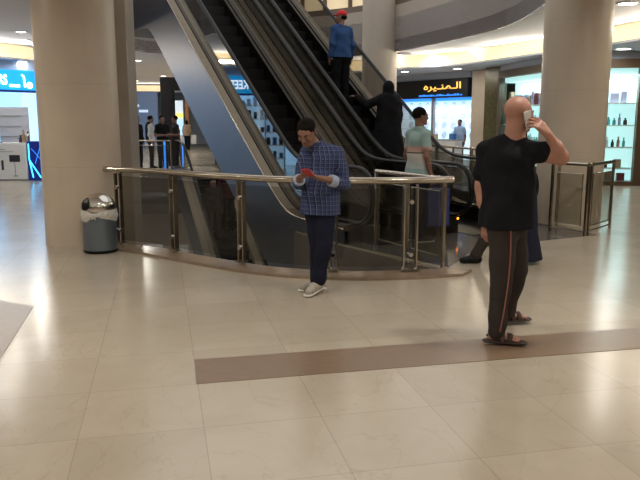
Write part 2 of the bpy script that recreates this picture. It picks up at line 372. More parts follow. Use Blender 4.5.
# ------------------------------------------------------------ railings
def glass_panel_path(path, z0, z1, parent, m='railglass', th=0.012, name='glass_panel'):
    return MB().ribbon(path, z0, z1, th).build(name, m, parent)
rl = empty('curved_railing', (0.14, 7.20, 0.045), 0, 'long curved railing with polished tube handrail and glass panels in front of the escalators', 'railing')
O = Vector((0.14, 7.20, 0.045))
def rel(p, z): return (p[0]-O.x, p[1]-O.y, z-O.z)
hr = [rel(p, 0.985) for p in RAIL]
MB().tube(hr, 0.036, 16).build('handrail', 'steel', rl, smooth=True)
posts = [(-2.52, 8.90), (-1.76, 8.32), (-0.86, 7.61), (0.16, 7.20), (0.93, 7.22)]
pidx = [min(range(len(RAIL)), key=lambda i: (RAIL[i][0]-p[0])**2+(RAIL[i][1]-p[1])**2) for p in posts]
for k, i in enumerate(pidx):
    a, b = RAIL[max(0, i-1)], RAIL[min(len(RAIL)-1, i+1)]
    t = Vector((b[0]-a[0], b[1]-a[1], 0)).normalized(); nrm = Vector((-t.y, t.x, 0)); p = Vector((RAIL[i][0]-O.x, RAIL[i][1]-O.y, 0))
    q = MB()
    ws = ((-0.035, 0.035), ) if k < 4 else ((-0.07, 0.07),)
    for s_ in ws[0]:
        c = p + t*s_
        for zz in (0,):
            A = [c - nrm*0.03 - t*0.007, c + nrm*0.03 - t*0.007, c + nrm*0.03 + t*0.007, c - nrm*0.03 + t*0.007]
            lo = [q.bm.verts.new((v.x, v.y, 0.0)) for v in A]; hi = [q.bm.verts.new((v.x, v.y, 0.90)) for v in A]
            for e in range(4): q.bm.faces.new((lo[e], lo[(e+1) % 4], hi[(e+1) % 4], hi[e]))
            q.bm.faces.new(lo[::-1]); q.bm.faces.new(hi)
    c = p; bb = 0.055 if k < 4 else 0.10
    A = [c - nrm*0.045 - t*bb, c + nrm*0.045 - t*bb, c + nrm*0.045 + t*bb, c - nrm*0.045 + t*bb]
    lo = [q.bm.verts.new((v.x, v.y, 0.0)) for v in A]; hi = [q.bm.verts.new((v.x, v.y, 0.014)) for v in A]
    for e in range(4): q.bm.faces.new((lo[e], lo[(e+1) % 4], hi[(e+1) % 4], hi[e]))
    q.bm.faces.new(lo[::-1]); q.bm.faces.new(hi)
    po = q.build('post', 'steel', rl)
    for z in (0.17, 0.72):
        g = MB().tube([p - nrm*0.055 + Vector((0, 0, z)), p + nrm*0.02 + Vector((0, 0, z))], 0.022, 14)
        g.build('glass_clamp', 'chrome', po, smooth=True)
bounds = [0] + pidx
for k in range(len(pidx)-1):
    seg = RAIL[pidx[k]:pidx[k+1]+1]
    seg = [(p[0]-O.x, p[1]-O.y) for p in seg]
    # small gap either side of each post
    seg[0] = tuple(np.array(seg[0])*0.8+np.array(seg[1])*0.2); seg[-1] = tuple(np.array(seg[-1])*0.8+np.array(seg[-2])*0.2)
    glass_panel_path(seg, 0.04, 0.86, rl)
seg = [(p[0]-O.x, p[1]-O.y) for p in RAIL[pidx[-1]:]]
seg = seg[:-1] + [tuple(np.array(seg[-1])*0.3+np.array(seg[-2])*0.7)]
glass_panel_path(seg, 0.06, 0.86, rl)

def straight_railing(p, q, label, nposts=2, H=1.0, style='glass', name='railing', m='steel', z=0.0, ends=True, panel_inset=0.08, group=None):
    p = Vector((*p, z)); q = Vector((*q, z)); L = (q-p).length; a = math.atan2(q.y-p.y, q.x-p.x)
    r = empty(name, p, a, label, 'railing', group)
    MB().tube([(0, 0, H-0.025), (L, 0, H-0.025)], 0.027, 12).build('handrail', m, r, smooth=True)
    xs = [L*k/(nposts-1) for k in range(nposts)] if ends else [L*(k+0.5)/nposts for k in range(nposts)]
    for x in xs:
        MB().box(x-0.018, x+0.018, -0.018, 0.018, 0, H-0.04, 0.003).build('post', m, r)
    for x0, x1 in zip(xs[:-1], xs[1:]):
        a0, a1 = x0+panel_inset, x1-panel_inset
        if style in ('glass', 'frame'):
            f = MB()
            f.tube([(a0, 0, 0.13), (a1, 0, 0.13), (a1, 0, H-0.16), (a0, 0, H-0.16)], 0.011, 8, closed=True)
            fo = f.build('panel_frame', m, r)
            MB().box(a0, a1, -0.004, 0.004, 0.13, H-0.16).build('glass_panel', 'railglass', fo)
        if style == 'frame':
            MB().tube([(x0, 0, 0.06), (x1, 0, 0.06)], 0.012, 8).build('bottom_rail', m, r)
    return r
straight_railing((1.34, 7.50), (0.70, 8.70), 'short return railing running back from the end of the curved handrail to the escalator', 3, 1.0, 'glass', z=0.0)
straight_railing((3.36, 10.12), (3.70, 9.66), 'short steel framed railing in front of the right column, nearest the viewer', 2, 1.02, 'frame')
straight_railing((3.76, 9.71), (4.34, 10.38), 'narrow steel framed railing at the right foot of the right column', 2, 1.02, 'frame')
rr = [(2.24, 19.0), (2.85, 17.2), (3.35, 15.6), (3.75, 13.9), (3.95, 12.2), (3.62, 10.6)]
names = ['rear right railing seen under the escalator handrail beside the gold signed shop', 'rear right railing piece, second from the far end', 'rear right railing piece in front of the lit shop', 'rear right railing piece behind the man on the phone', 'rear right railing piece hidden behind the right column']
for k in range(len(rr)-1):
    straight_railing(tuple(0.98*np.array(rr[k])+0.02*np.array(rr[k+1])), tuple(0.02*np.array(rr[k])+0.98*np.array(rr[k+1])), names[k], 3, 1.0, 'glass')
straight_railing((-6.7, 21.55), (-4.55, 21.5), 'far railing with grey rail where four people stand, across the opening', 3, 1.0, 'glass')

# ------------------------------------------------------------ escalators
def sp(x, w=0.16): return w*math.log1p(math.exp(min(60, x/w)))
SL = 0.735; S0 = 7.0
def g(s, s1=9.25, s2=15.8): return SL*(sp(s-s1)-sp(s-s2))
def escalator(Lc, label, name='escalator', steps=True):
    base = LS(Lc, S0); rz = math.atan2(-HD.x, HD.y)
    E = empty(name, (base[0], base[1], 0), rz, label, 'escalator')
    S = [7.62+0.2*i for i in range(int((18.4-7.62)/0.2)+1)]
    Y = lambda s: s-S0
    for sgn in (-1, 1):
        l_out, l_in, l_gl = sgn*0.80, sgn*0.50, sgn*0.62
        # outer cladding sheet
        top = [(Y(s), g(s)+0.20) for s in S]
        bot = [(Y(s), max(-1.2, g(s)-1.15)) if s < 15.8 else (Y(s), g(s)-1.15) for s in S]
        bot = [(y, z) for y, z in bot]
        MB().profile(top + bot[::-1], l_out-0.015*sgn, l_out+0.0*sgn).build('side_cladding', 'cladding', E)
        # deck strips: outer bright, inner dark
        for (a, b, mm, nm, dz) in ((0.80, 0.665, 'deck', 'outer_deck', 0.03), (0.655, 0.575, 'darksteel', 'glass_channel', 0.045), (0.565, 0.50, 'darksteel', 'inner_deck', 0.02)):
            pr = [(Y(s), g(s)+0.20+dz) for s in S] + [(Y(s), g(s)+0.20-0.03) for s in S[::-1]]
            MB().profile(pr, sgn*a, sgn*b).build(nm, mm, E)
        pr = [(Y(s), g(s)+0.17) for s in S] + [(Y(s), g(s)-0.28) for s in S[::-1]]
        MB().profile(pr, sgn*0.515, sgn*0.50).build('skirt_panel', 'darksteel', E)
        # bright moulding along the cladding top
        MB().tube([(sgn*0.805, Y(s), g(s)+0.20) for s in S], 0.012, 8).build('moulding', 'steel', E)
        # newel and handrail path
        cs, cz, r = 7.58, 0.635, 0.36
        pts = [(cs+0.9, cz-r+0.03), (cs+0.5, cz-r), (cs+0.2, cz-r)]
        pts += [(cs - r*math.sin(a), cz - r*math.cos(a)) for a in [math.pi*k/14 for k in range(15)]]
        hs_ = [s for s in S if s > cs+0.15]
        pts += [(s, 0.995+g(s)) for s in hs_]
        MB().tube([(l_gl, Y(a), b) for a, b in pts], (0.042, 0.026), 12, rx=(1, 0, 0)).build('handrail', 'rubber', E, smooth=True)
        # glass balustrade
        gl = [(Y(cs + 0.0), cz-r+0.02)] + [(Y(cs - (r-0.03)*math.sin(a)), cz - (r-0.03)*math.cos(a)) for a in [math.pi*k/12 for k in range(1, 12)]]
        gl += [(Y(s), 0.955+g(s)) for s in hs_] + [(Y(s), 0.23+g(s)) for s in hs_[::-1]]
        MB().profile(gl, l_gl-0.005, l_gl+0.005).build('glass_balustrade', 'escglass', E)
        # newel base block
        MB().box(min(sgn*0.50, sgn*0.74), max(sgn*0.50, sgn*0.74), Y(7.62), Y(8.3), 0.0, 0.26, 0.02).build('newel_base', 'darksteel', E)
    # truss underside
    pr = [(Y(s), max(-1.2, g(s)-1.15)) for s in S] + [(Y(s), max(-1.2, g(s)-1.15)+0.03) for s in S[::-1]]
    MB().profile(pr, -0.785, 0.785).build('truss_underside', 'soffit', E)
    # landing plate with comb
    pl = MB().box(-0.50, 0.50, Y(7.3), Y(8.75), -0.02, 0.012)
    plate = pl.build('landing_plate', 'darksteel', E)
    cb = MB()
    for k in range(40): cb.box(-0.49+k*0.0249, -0.49+k*0.0249+0.012, Y(8.72), Y(8.86), -0.01, 0.016)
    cb.build('comb', 'deck', plate)
    # steps
    mb0 = None
    ds = 0.32; s = 8.80; k = 0
    while s < 16.4:
        z = g(s+ds*0.5, 9.3)
        z0 = g(s-ds*0.5, 9.3)
        if mb0 is None or True:
            st = MB().box(-0.495, 0.495, 0, ds+0.01, -0.03, 0)
            if z-z0 > 0.01: st.box(-0.495, 0.495, -0.005, 0.02, z0-z-0.005, -0.005)
            for q in range(0, 33): st.box(-0.485+q*0.0297, -0.485+q*0.0297+0.012, 0, ds, 0, 0.007)
            so = st.build('step', 'step', E, loc=(0, Y(s), z))
        s += ds; k += 1
    return E
EA = escalator(5.58, 'left escalator with grey steel side cladding, nearest the curved railing')
EB = escalator(7.22, 'right escalator with the man in the red cap and the woman in black')
# centre filler between the two machines
fil = [(s-S0, g(s)+0.235) for s in [7.62+0.2*i for i in range(54)]]
fil2 = fil + [(y, z-0.06) for y, z in fil[::-1]]
f = MB().profile(fil2, -0.02, 0.02).build('joint_cover', 'darksteel', EB); f.location = (-0.82, 0, 0)
il = MB().lathe([(0.012, 0), (0.016, 0.006), (0.012, 0.014)], n=12).build('indicator_lamp', 'orange', EB); il.location = (-0.62, 7.50-S0, 0.23); il.rotation_euler = (math.pi/2, 0, 0)

# lower escalator going down from the far side
CD = Vector((0.38, -0.925)).normalized(); CNv = Vector((CD.y, -CD.x))
ct = Vector((-3.62, 21.25))
EC = empty('escalator', (ct.x, ct.y, 0), math.atan2(-CD.x, CD.y), 'dark escalator going down to the lower storey beyond the curved railing', 'escalator')
SC = [-0.6+0.25*i for i in range(36)]
gc = lambda s: -0.70*sp(s-0.55, 0.2)+0.70*sp(s-7.4, 0.2)
for sgn in (-1, 1):
    MB().tube([(sgn*0.60, s, 0.98+gc(s)) for s in SC], (0.04, 0.025), 10, rx=(1, 0, 0)).build('handrail', 'rubber', EC, smooth=True)
    MB().profile([(s, 0.95+gc(s)) for s in SC] + [(s, 0.2+gc(s)) for s in SC[::-1]], sgn*0.6-0.005, sgn*0.6+0.005).build('glass_balustrade', 'escglass', EC)
    MB().profile([(s, 0.22+gc(s)) for s in SC] + [(s, 0.17+gc(s)) for s in SC[::-1]], sgn*0.5, sgn*0.75).build('deck', 'deck', EC)
    MB().profile([(s, 0.17+gc(s)) for s in SC] + [(s, -0.9+gc(s)) for s in SC[::-1]], sgn*0.735, sgn*0.75).build('side_cladding', 'soffit', EC)
s = -0.2
while s < 7.9:
    st = MB().box(-0.49, 0.49, 0, 0.33, -0.03, 0).box(-0.49, 0.49, 0.31, 0.33, -0.23, 0)
    st.build('step', 'step', EC, loc=(0, s, gc(s+0.16))); s += 0.32

# lower storey boards seen through the glass
for k, (x0, x1, lab) in enumerate(((-5.2, -4.46, 'left pale board on the lower storey seen through the curved railing glass'), (-4.14, -3.72, 'right pale board on the lower storey seen through the curved railing glass'))):
    tb = empty('display_board', (x0, 19.5, -5.0), 0, lab, 'board')
    MB().box(0, x1-x0, 0, 0.05, 1.9, 3.12, 0.01).build('panel', 'white', tb)
    MB().box(0.05, 0.09, 0.0, 0.05, 0, 1.9).build('leg', 'darksteel', tb); MB().box(x1-x0-0.09, x1-x0-0.05, 0.0, 0.05, 0, 1.9).build('leg', 'darksteel', tb)

# ------------------------------------------------------------ shops
def frame_empty(name, p, q, label, cat):
    a = math.atan2(q[1]-p[1], q[0]-p[0]); L = math.hypot(q[0]-p[0], q[1]-p[1])
    return empty(name, (p[0], p[1], 0), a, label, cat), L, a
def put_text(body, parent, m, x, y, z, height, width=None, name='lettering', bold=0.0, depth=0.01):
    me = text_mesh(body, 1.0, 0.0, bold)
    xs = [v.co.x for v in me.vertices]; ys = [v.co.y for v in me.vertices]
    h = max(ys)-min(ys); w_ = max(xs)-min(xs); sy = height/h; sx = (width/w_) if width else sy
    x0, y0 = min(xs), min(ys)
    bm = bmesh.new(); bm.from_mesh(me)
    for v in bm.verts: v.co = Vector(((v.co.x-x0)*sx, -depth if True else 0, (v.co.y-y0)*sy))
    r = bmesh.ops.extrude_face_region(bm, geom=bm.faces[:])
    for v in [e for e in r['geom'] if isinstance(e, bmesh.types.BMVert)]: v.co.y += depth
    bmesh.ops.recalc_face_normals(bm, faces=bm.faces)
    bm.to_mesh(me); bm.free(); me.name = name
    o = link(name, me, m, parent); o.location = (x, y, z); return o

# left phone accessories shop with the blue sign
p0 = Vector((-8.87, 19.4)); u = Vector((0.6, 0.8))
A_ = p0-u*4.2; B_ = p0+u*2.4
t, L, ang = frame_empty('phone_shop', A_, B_, 'white lit phone shop under a blue illuminated sign at the left edge', 'shop')
X = lambda a: a+4.2
MB().box(0, L, 0.0, 0.3, 2.98, 3.215).build('bulkhead', 'bulk', t)
sg = MB().box(0, L, -0.10, 0.05, 2.42, 2.96, 0.01).build('sign_board', 'signblue', t)
put_text('KEEPERS', sg, 'signwhite', X(-1.63), -0.105, 2.55, 0.28, 1.0, bold=0.02)
put_text('KEEPERS', sg, 'signwhite', X(-0.54), -0.105, 2.55, 0.28, 0.9, bold=0.02)
MB().box(X(0.42), X(0.72), -0.12, -0.105, 2.50, 2.57).build('sign_line', 'signwhite', sg)
sl = MB().tube([(X(0.80), -0.11, 2.84), (X(0.86), -0.11, 2.80), (X(0.88), -0.11, 2.50)], 0.025, 8).build('sign_icon', 'signwhite', sg)
MB().lathe([(0.09, 0), (0.09, 0.012)], n=20).build('sign_icon', 'signwhite', sg).matrix_local = Matrix.Translation((X(1.02), -0.105, 2.56)) @ Matrix.Rotation(math.pi/2, 4, 'X')
MB().box(0, L, -0.06, 0.05, 2.36, 2.42).build('sign_lip', 'navy', t)
MB().box(0, L, 2.6, 2.65, 0.0, 3.2).build('back_wall', 'shopblue', t)
for xx in (0.0, 2.2, L-0.05): MB().box(xx, xx+0.05, 0.05, 2.6, 0, 3.2).build('side_wall', 'shopwhite', t)
wu = empty('wall_shelving', t.matrix_basis @ Vector((X(-2.8), 0.25, 0)), ang, 'blue lit shelving of small goods, seen mirrored in the left escalator glass', 'shelf')
for k in range(5): MB().box(0, 1.9, 0, 0.3, 0.35+0.42*k, 0.38+0.42*k).build('shelf', 'white', wu)
for xx in (0, 0.62, 1.25, 1.87): MB().box(xx, xx+0.03, 0.0, 0.3, 0, 2.15).build('upright', 'greypanel', wu)
MB().box(0, 1.9, 0.3, 0.32, 0, 2.15).build('back_panel', 'shopblue', wu)
M['product_lilac'] = mat('product_lilac', (170, 165, 190), rough=0.4)
cols = ['product_blue', 'product_white', 'product_dark', 'product_red', 'product_teal', 'product_tan']
for n_, c_ in zip(cols, ((60, 110, 170), (220, 225, 230), (45, 45, 55), (120, 45, 52), (90, 190, 190), (170, 140, 110))): M[n_] = mat(n_, c_, rough=0.4, vary=0.1)
def box_item(name, loc, rz, w_, d_, h_, m, label, cat, group):
    o = MB().box(-w_/2, w_/2, -d_/2, d_/2, 0, h_, 0.004).build(name, m); o.location = loc; o.rotation_euler = (0, 0, rz)
    return tag(o, label, cat, group)
def bottle_item(name, loc, r, h_, m, label, cat, group, cap='product_dark'):
    o = MB().lathe([(r*0.9, 0), (r, 0.01), (r, h_*0.62), (r*0.45, h_*0.74), (r*0.45, h_*0.82), (r*0.55, h_*0.82), (r*0.55, h_)], n=12).build(name, m); o.location = loc
    return tag(o, label, cat, group)
for k in range(5):
    for j in range(9):
        lx = 0.13+0.205*j
        pos = wu.matrix_basis @ Vector((lx, 0.14, 0.38+0.42*k))
        box_item('accessory_box', pos, ang, random.uniform(0.10, 0.15), 0.12, random.uniform(0.14, 0.30), random.choice(cols[:3]+cols[1:2]), 'small boxed accessory on the blue lit shelving mirrored in the escalator glass', 'box', 'boxed accessories on the blue lit shelving')
# grey slatted unit inside shop
gu = empty('display_unit', (-8.75, 19.35, 0), 0.35, 'pale grey display unit with dark lines above the white counter at the left edge', 'display')
MB().box(0, 0.75, 0, 0.25, 0, 1.95, 0.01).build('carcass', 'bulk', gu)
for z in (1.15, 1.42, 1.7): MB().box(0.02, 0.55, -0.02, 0.0, z, z+0.02).build('slat', 'greypanel', gu)
# counter with the printed screen box
kt = empty('white_counter', (-8.58, 18.75, 0), 0.02, 'white boxy counter printed with a small screen on a stand, at the left edge', 'counter')
cb_ = MB().box(0, 0.76, 0, 0.5, 0.03, 1.0, 0.01).build('body', 'white', kt)
MB().box(0.03, 0.73, 0.03, 0.47, 0, 0.03).build('plinth', 'greypanel', kt)
MB().box(0.30, 0.58, -0.006, 0.0, 0.50, 0.68).build('printed_screen', 'product_dark', cb_)
MB().box(0.43, 0.445, -0.006, 0.0, 0.14, 0.50).build('printed_stand', 'greypanel', cb_)
MB().box(0.38, 0.50, -0.006, 0.0, 0.11, 0.14).build('printed_foot', 'greypanel', cb_)
MB().box(0.08, 0.14, -0.006, 0.0, 0.28, 0.54).build('printed_remote', 'product_dark', cb_)
MB().box(0.06, 0.42, -0.004, 0.0, 0.76, 0.775).build('printed_line', 'greypanel', cb_)
MB().box(0.06, 0.20, -0.004, 0.0, 0.82, 0.835).build('printed_line', 'greypanel', cb_)
nt_ = empty('neon_counter', (-7.80, 18.77, 0), 0.02, 'dark blue counter end with crossing cyan neon tubes next to the white counter', 'counter')
nb = MB().box(0, 0.42, 0, 0.5, 0, 1.04, 0.01).build('body', 'navy', nt_)
for a, b in (((0.05, 0.98), (0.05, 0.55)), ((0.05, 0.55), (0.33, 0.08)), ((0.05, 0.55), (0.13, 0.08))):
    MB().tube([(a[0], -0.015, a[1]), (b[0], -0.015, b[1])], 0.016, 8).build('neon_tube', 'ledcyan', nb)
for a, b in (((0.38, 0.98), (0.20, 0.45)), ((0.12, 0.85), (0.40, 0.50))):
    MB().tube([(a[0], -0.012, a[1]), (b[0], -0.012, b[1])], 0.008, 8).build('neon_tube', 'ledblue', nb)
n2 = MB().box(-9.3, -8.62, 18.75, 19.2, 0, 1.02, 0.01).build('navy_counter', 'navy'); tag(n2, 'dark blue counter at the very left edge beside the white printed counter', 'counter')
for k, (dx, h_, m_) in enumerate(((0.62, 0.34, 'product_tan'), (0.74, 0.30, 'steel'), (0.54, 0.2, 'product_dark'))):
    bottle_item('ornament', (-8.58+dx, 19.0, 1.0), 0.05, h_, m_, ['tan ornament on the white counter, the tallest of three', 'shiny ornament at the right end of the white counter', 'short dark ornament on the white counter'][k], 'ornament', None)

# far corridor shops beyond the far railing
t, L, ang = frame_empty('corridor_shop', (-11.4, 41), (-9.35, 41), 'dim blue shop front with a pale sign at the end of the far corridor', 'shop')
MB().box(0, L, 0, 0.1, 0, 3.2).build('front', mat('corridor_blue', (92, 110, 138), rough=0.3, emit=(92, 112, 146), es=0.35), t)
for (a, b, z0, z1) in ((0.05, 0.35, 2.05, 2.22), (0.42, 0.9, 2.03, 2.2), (0.98, 1.5, 2.03, 2.18), (0.5, 1.0, 2.34, 2.48)):
    MB().box(a, b, -0.03, 0, z0, z1, 0.01).build('sign_strip', mat('pale_sign', (180, 200, 220), emit=(190, 215, 240), es=0.7), t)
t, L, ang = frame_empty('corridor_shop', (-8.75, 41), (-7.9, 41), 'bright yellow and white shop display at the end of the far corridor', 'shop')
MB().box(0, L, 0, 0.1, 0, 1.7).build('window', 'shopblue', t)
MB().box(0, L, -0.05, 0.1, 1.7, 2.0).build('yellow_strip', mat('yellow_glow', (235, 220, 130), emit=(240, 222, 120), es=1.0), t)
MB().box(0, L, 0, 0.1, 2.0, 2.7).build('header', 'shopwhite', t)
o = MB().box(-7.75, -7.55, 40.9, 41.1, 0, 3.0).build('wall_panel', mat('orange_wood', (190, 130, 70), rough=0.4)); tag(o, 'orange wooden panel beside the bright display at the end of the far corridor', 'panel')
bp = empty('black_portal', (-5.50, 24.6, 0), 0, 'tall black gate frame behind the people at the far railing', 'gate')
MB().box(0, 0.42, 0, 0.4, 0, 3.05, 0.01).build('post', 'black', bp)
MB().box(0.42, 2.2, 0, 0.4, 2.6, 3.05, 0.01).build('beam', 'black', bp)
o = MB().box(-4.83, -4.78, 21.78, 21.84, 0, 0.95, 0.01).build('led_reflection_strip', 'ledblue'); tag(o, 'glowing blue strip imitating an LED reflection in the far railing glass, next to the couple', 'light')  # painted reflection: glowing strip for a blue LED mirrored in the railing glass

# shop with the gold sign
t, L, ang = frame_empty('jewellery_shop', (2.45, 27.7), (5.0, 23.85), 'brightly lit shop with a black sign in gold Arabic lettering', 'shop')
MB().box(0, L, 0, 0.25, 3.0, 3.215).build('bulkhead', 'bulk', t)
sg = MB().box(0, L, -0.1, 0.1, 2.36, 3.0, 0.01).build('sign_board', 'black', t)
word = "\uFEE9\uFEAE\uFEF4\u0640\uFEE8\uFEE4\u0640\uFEDF\uFE8D"
put_text(word, sg, 'signgold', 2.45, -0.105, 2.58, 0.30, 1.85, bold=0.012)
random.seed(3)
xx = 2.2
while xx < 4.35:
    w_ = random.uniform(0.04, 0.12); MB().box(xx, xx+w_, -0.115, -0.1, 2.42, 2.42+random.uniform(0.03, 0.07)).build('blue_light', 'ledblue', sg); xx += w_+random.uniform(0.02, 0.05)
cr_ = MB().tube([(0.55+0.16*math.cos(a), -0.11, 2.84+0.12*math.sin(a)) for a in [math.pi*(1.15+0.7*k/8) for k in range(9)]], 0.018, 6).build('sign_smile', 'signwhite', sg)
MB().box(0, L, 0.95, 1.0, 0, 2.36).build('lit_back_wall', 'shopwhite', t)
MB().box(0, L, 0.1, 0.95, 2.28, 2.36).build('lit_ceiling', 'ledblue', t)
MB().box(-0.05, 0.35, -0.05, 0.15, 0, 2.36).build('jamb', 'column', t)
for xx in (2.75,): MB().box(xx, xx+0.12, 0.0, 0.1, 0, 2.36).build('mullion', 'greypanel', t)
for z in (0.9, 1.25, 1.6, 1.95): MB().box(0.4, L, 0.6, 0.95, z, z+0.02).build('shelf', 'storeglass', t)
tm = t.matrix_basis
def strip_lamp(parent, x, y, z, sx, sy, watts, colr):
    ld = bpy.data.lights.new('shop_strip', 'AREA'); ld.shape = 'RECTANGLE'; ld.size = sx; ld.size_y = sy; ld.energy = watts; ld.color = colr
    lo = bpy.data.objects.new('strip_light', ld); col.objects.link(lo); lo.parent = parent; lo.location = (x, y, z)
strip_lamp(t, L/2, 0.35, 2.27, L*0.9, 0.3, 40, (0.85, 0.94, 1.0))
disc = None
for k, z in enumerate((0.92, 1.27, 1.62, 1.97)):
    for j in range(9):
        if disc is None:
            me = bpy.data.meshes.new('wall_plate'); b = MB().lathe([(0.13, 0), (0.14, 0.012), (0.10, 0.02)], n=20); o = b.build('display_plate', 'product_white'); disc = o
        else:
            o = disc.copy(); col.objects.link(o)
        o.matrix_basis = tm @ Matrix.Translation((0.75+0.46*j, 0.82, z+0.142)) @ Matrix.Rotation(math.radians(80), 4, 'X')
        tag(o, 'round white plate standing on the lit shelves of the gold signed shop', 'plate', 'round plates on the lit shelves')
ct_ = empty('shop_counter', tm @ Vector((1.6, -0.2, 0)), ang, 'white glass fronted counter inside the gold signed shop', 'counter')
MB().box(0, 2.6, 0, 0.35, 0, 0.9, 0.01).build('base', 'white', ct_); MB().box(-0.02, 2.62, -0.02, 0.37, 0.9, 0.94, 0.005).build('top', 'greypanel', ct_)
for j, (lx, h_, c_) in enumerate(((0.5, 0.2, 'product_red'), (0.9, 0.14, 'product_dark'), (1.4, 0.16, 'product_tan'), (2.3, 0.2, 'product_blue'))):
    box_item('counter_box', ct_.matrix_basis @ Vector((lx, 0.17, 0.94)), ang, 0.2, 0.15, h_, c_, ['red', 'black', 'tan', 'blue'][j]+' box on the white counter of the gold signed shop', 'box', None)
o = MB().box(0, 1.05, 0, 0.35, 0, 3.2, 0.01).build('stone_pilaster', 'column'); o.location = (5.04, 23.75, 0); o.rotation_euler = (0, 0, -1.05); tag(o, 'beige stone pilaster between the gold signed shop and the perfume shop', 'pilaster')
o = MB().box(0, 0.8, 0, 0.2, 0, 3.2, 0.01).build('green_stone_pilaster', 'greenstone'); o.location = (5.18, 22.5, 0); o.rotation_euler = (0, 0, -1.1); tag(o, 'olive green stone strip framing the left side of the perfume shop', 'pilaster')

# perfume shop windows
def window_unit(p, q, label, n, grp, rows):
    t, L, ang = frame_empty('display_window', p, q, label, 'shop window')
    f = MB()
    f.box(0, L, -0.06, 0.12, 2.84, 3.05); f.box(0, L, -0.06, 0.12, 0, 0.10)
    f.box(0, 0.10, -0.06, 0.12, 0.10, 2.84); f.box(L-0.2, L, -0.06, 0.12, 0.10, 2.84)
    f.build('frame', 'brownframe', t)
    MB().box(0, L, 0, 0.3, 3.05, 3.215).build('bulkhead', 'bulk', t)
    MB().box(0.0, L, 0.50, 0.54, 0.0, 2.84).build('lit_back', 'shopcyan', t)
    MB().box(0.10, L-0.14, 0.0, 0.01, 0.10, 2.84).build('pane', 'storeglass', t)
    MB().box(0.02, L-0.02, 0.12, 0.5, 2.70, 2.84).build('lit_soffit', 'shopcyan', t)
    for z in rows: MB().box(0.10, L-0.14, 0.1, 0.5, z-0.03, z).build('shelf', 'white', t)
    strip_lamp(t, L/2, 0.2, 2.69, L*0.8, 0.12, 26, (0.85, 0.98, 1.0))
    for i, z in enumerate(rows):
        lx = 0.2
        while lx < L-0.36:
            w_ = random.uniform(0.06, 0.1); pos = t.matrix_basis @ Vector((lx+w_/2, 0.27, z))
            if i in (2, 3):
                bottle_item('perfume_bottle', pos, random.uniform(0.03, 0.048), random.uniform(0.16, 0.30), random.choice(['product_white', 'product_teal', 'product_tan', 'product_lilac', 'product_teal', 'product_dark']), 'small perfume bottle on the middle shelves of '+grp, 'bottle', 'perfume bottles in '+grp); lx += 0.13
            elif i == 4:
                w_ = random.uniform(0.12, 0.22); pos = t.matrix_basis @ Vector((lx+w_/2, 0.27, z))
                box_item('gift_box', pos, ang, w_, 0.12, random.uniform(0.22, 0.42), random.choice(['product_red', 'product_dark', 'product_lilac', 'product_tan', 'product_lilac']), 'tall dark gift box on the top shelf of '+grp, 'box', 'gift boxes on the top shelf of '+grp); lx += w_+0.05
            else:
                w_ = random.uniform(0.14, 0.24); pos = t.matrix_basis @ Vector((lx+w_/2, 0.27, z))
                box_item('perfume_box', pos, ang, w_, 0.12, random.uniform(0.16, 0.24), random.choice(['product_red', 'product_dark', 'product_tan', 'product_blue']) if i else random.choice(['product_red', 'product_tan']), ('boxed perfume on the lowest shelf of ' if i == 0 else 'boxed perfume on the second lowest shelf of ')+grp, 'box', ('lowest' if i == 0 else 'second lowest')+' shelf boxes of '+grp); lx += w_+random.uniform(0.06, 0.16)
    return t
window_unit((6.25, 17.5), (7.9, 17.27), 'glowing perfume display window in a brown frame at the right edge', 0, 'the right edge display window', (0.10, 0.42, 0.94, 1.48, 2.02))
window_unit((5.45, 21.7), (6.0, 18.15), 'glowing perfume display window seen either side of the bald head of the man on the phone', 0, 'the display window behind the bald man', (0.10, 0.42, 0.94, 1.48, 2.02))
# upper storey lit shop front glimpsed over the balcony
t, L, ang = frame_empty('upper_shop', (-1.6, 26), (3.0, 26), 'pale lit shop front on the storey above, seen over the balcony edge', 'shop')
MB().box(0, L, 0, 0.1, 4.56, 8.0).build('front', mat('upper_glow', (205, 185, 150), emit=(215, 196, 160), es=0.55), t)
for xx in (0.9, 1.7, 2.6, 3.5): MB().box(xx, xx+0.15, -0.08, 0, 4.56, 8).build('mullion', 'brownframe', t)
MB().box(0, L, -0.06, 0, 6.2, 6.35).build('transom', 'brownframe', t)

# ------------------------------------------------------------ litter bin
bn = empty('litter_bin', (-2.705, 8.50, 0), 0, 'grey metal litter bin with a chrome dome lid and white liner, beside the left column', 'bin')
MB().lathe([(0.198, 0), (0.205, 0.012), (0.205, 0.035), (0.195, 0.04)], n=48).build('base_ring', 'rubber', bn, smooth=True)
MB().lathe([(0.195, 0.03), (0.2, 0.035), (0.2, 0.50), (0.19, 0.505)], n=48).build('body', mat('bin_grey', (122, 132, 142), rough=0.34, metal=0.7, vary=0.04), bn, smooth=True)
dome = [(0.197, 0.50), (0.2, 0.505), (0.2, 0.56)] + [(0.2*math.cos(a), 0.56+0.165*math.sin(a)) for a in [math.pi/2*k/10 for k in range(1, 10)]] + [(0.01, 0.725)]
MB().lathe(dome, n=48).build('dome_lid', 'chrome', bn, smooth=True)
fl = MB()
pts = []
for k in range(24):
    a = 2*math.pi*k/24; th = math.radians(-128)+0.42*math.cos(a); z = 0.60+0.075*math.sin(a)
    r = 0.2*math.cos(math.asin(max(0, min(0.98, (z-0.56)/0.165))))+0.004
    pts.append(fl.bm.verts.new((r*math.cos(th), r*math.sin(th), z)))
c_ = fl.bm.verts.new((0.199*math.cos(math.radians(-128)), 0.199*math.sin(math.radians(-128)), 0.60))
for k in range(24): fl.bm.faces.new((pts[k], pts[(k+1) % 24], c_))
fl.build('opening_flap', 'rubber', bn)
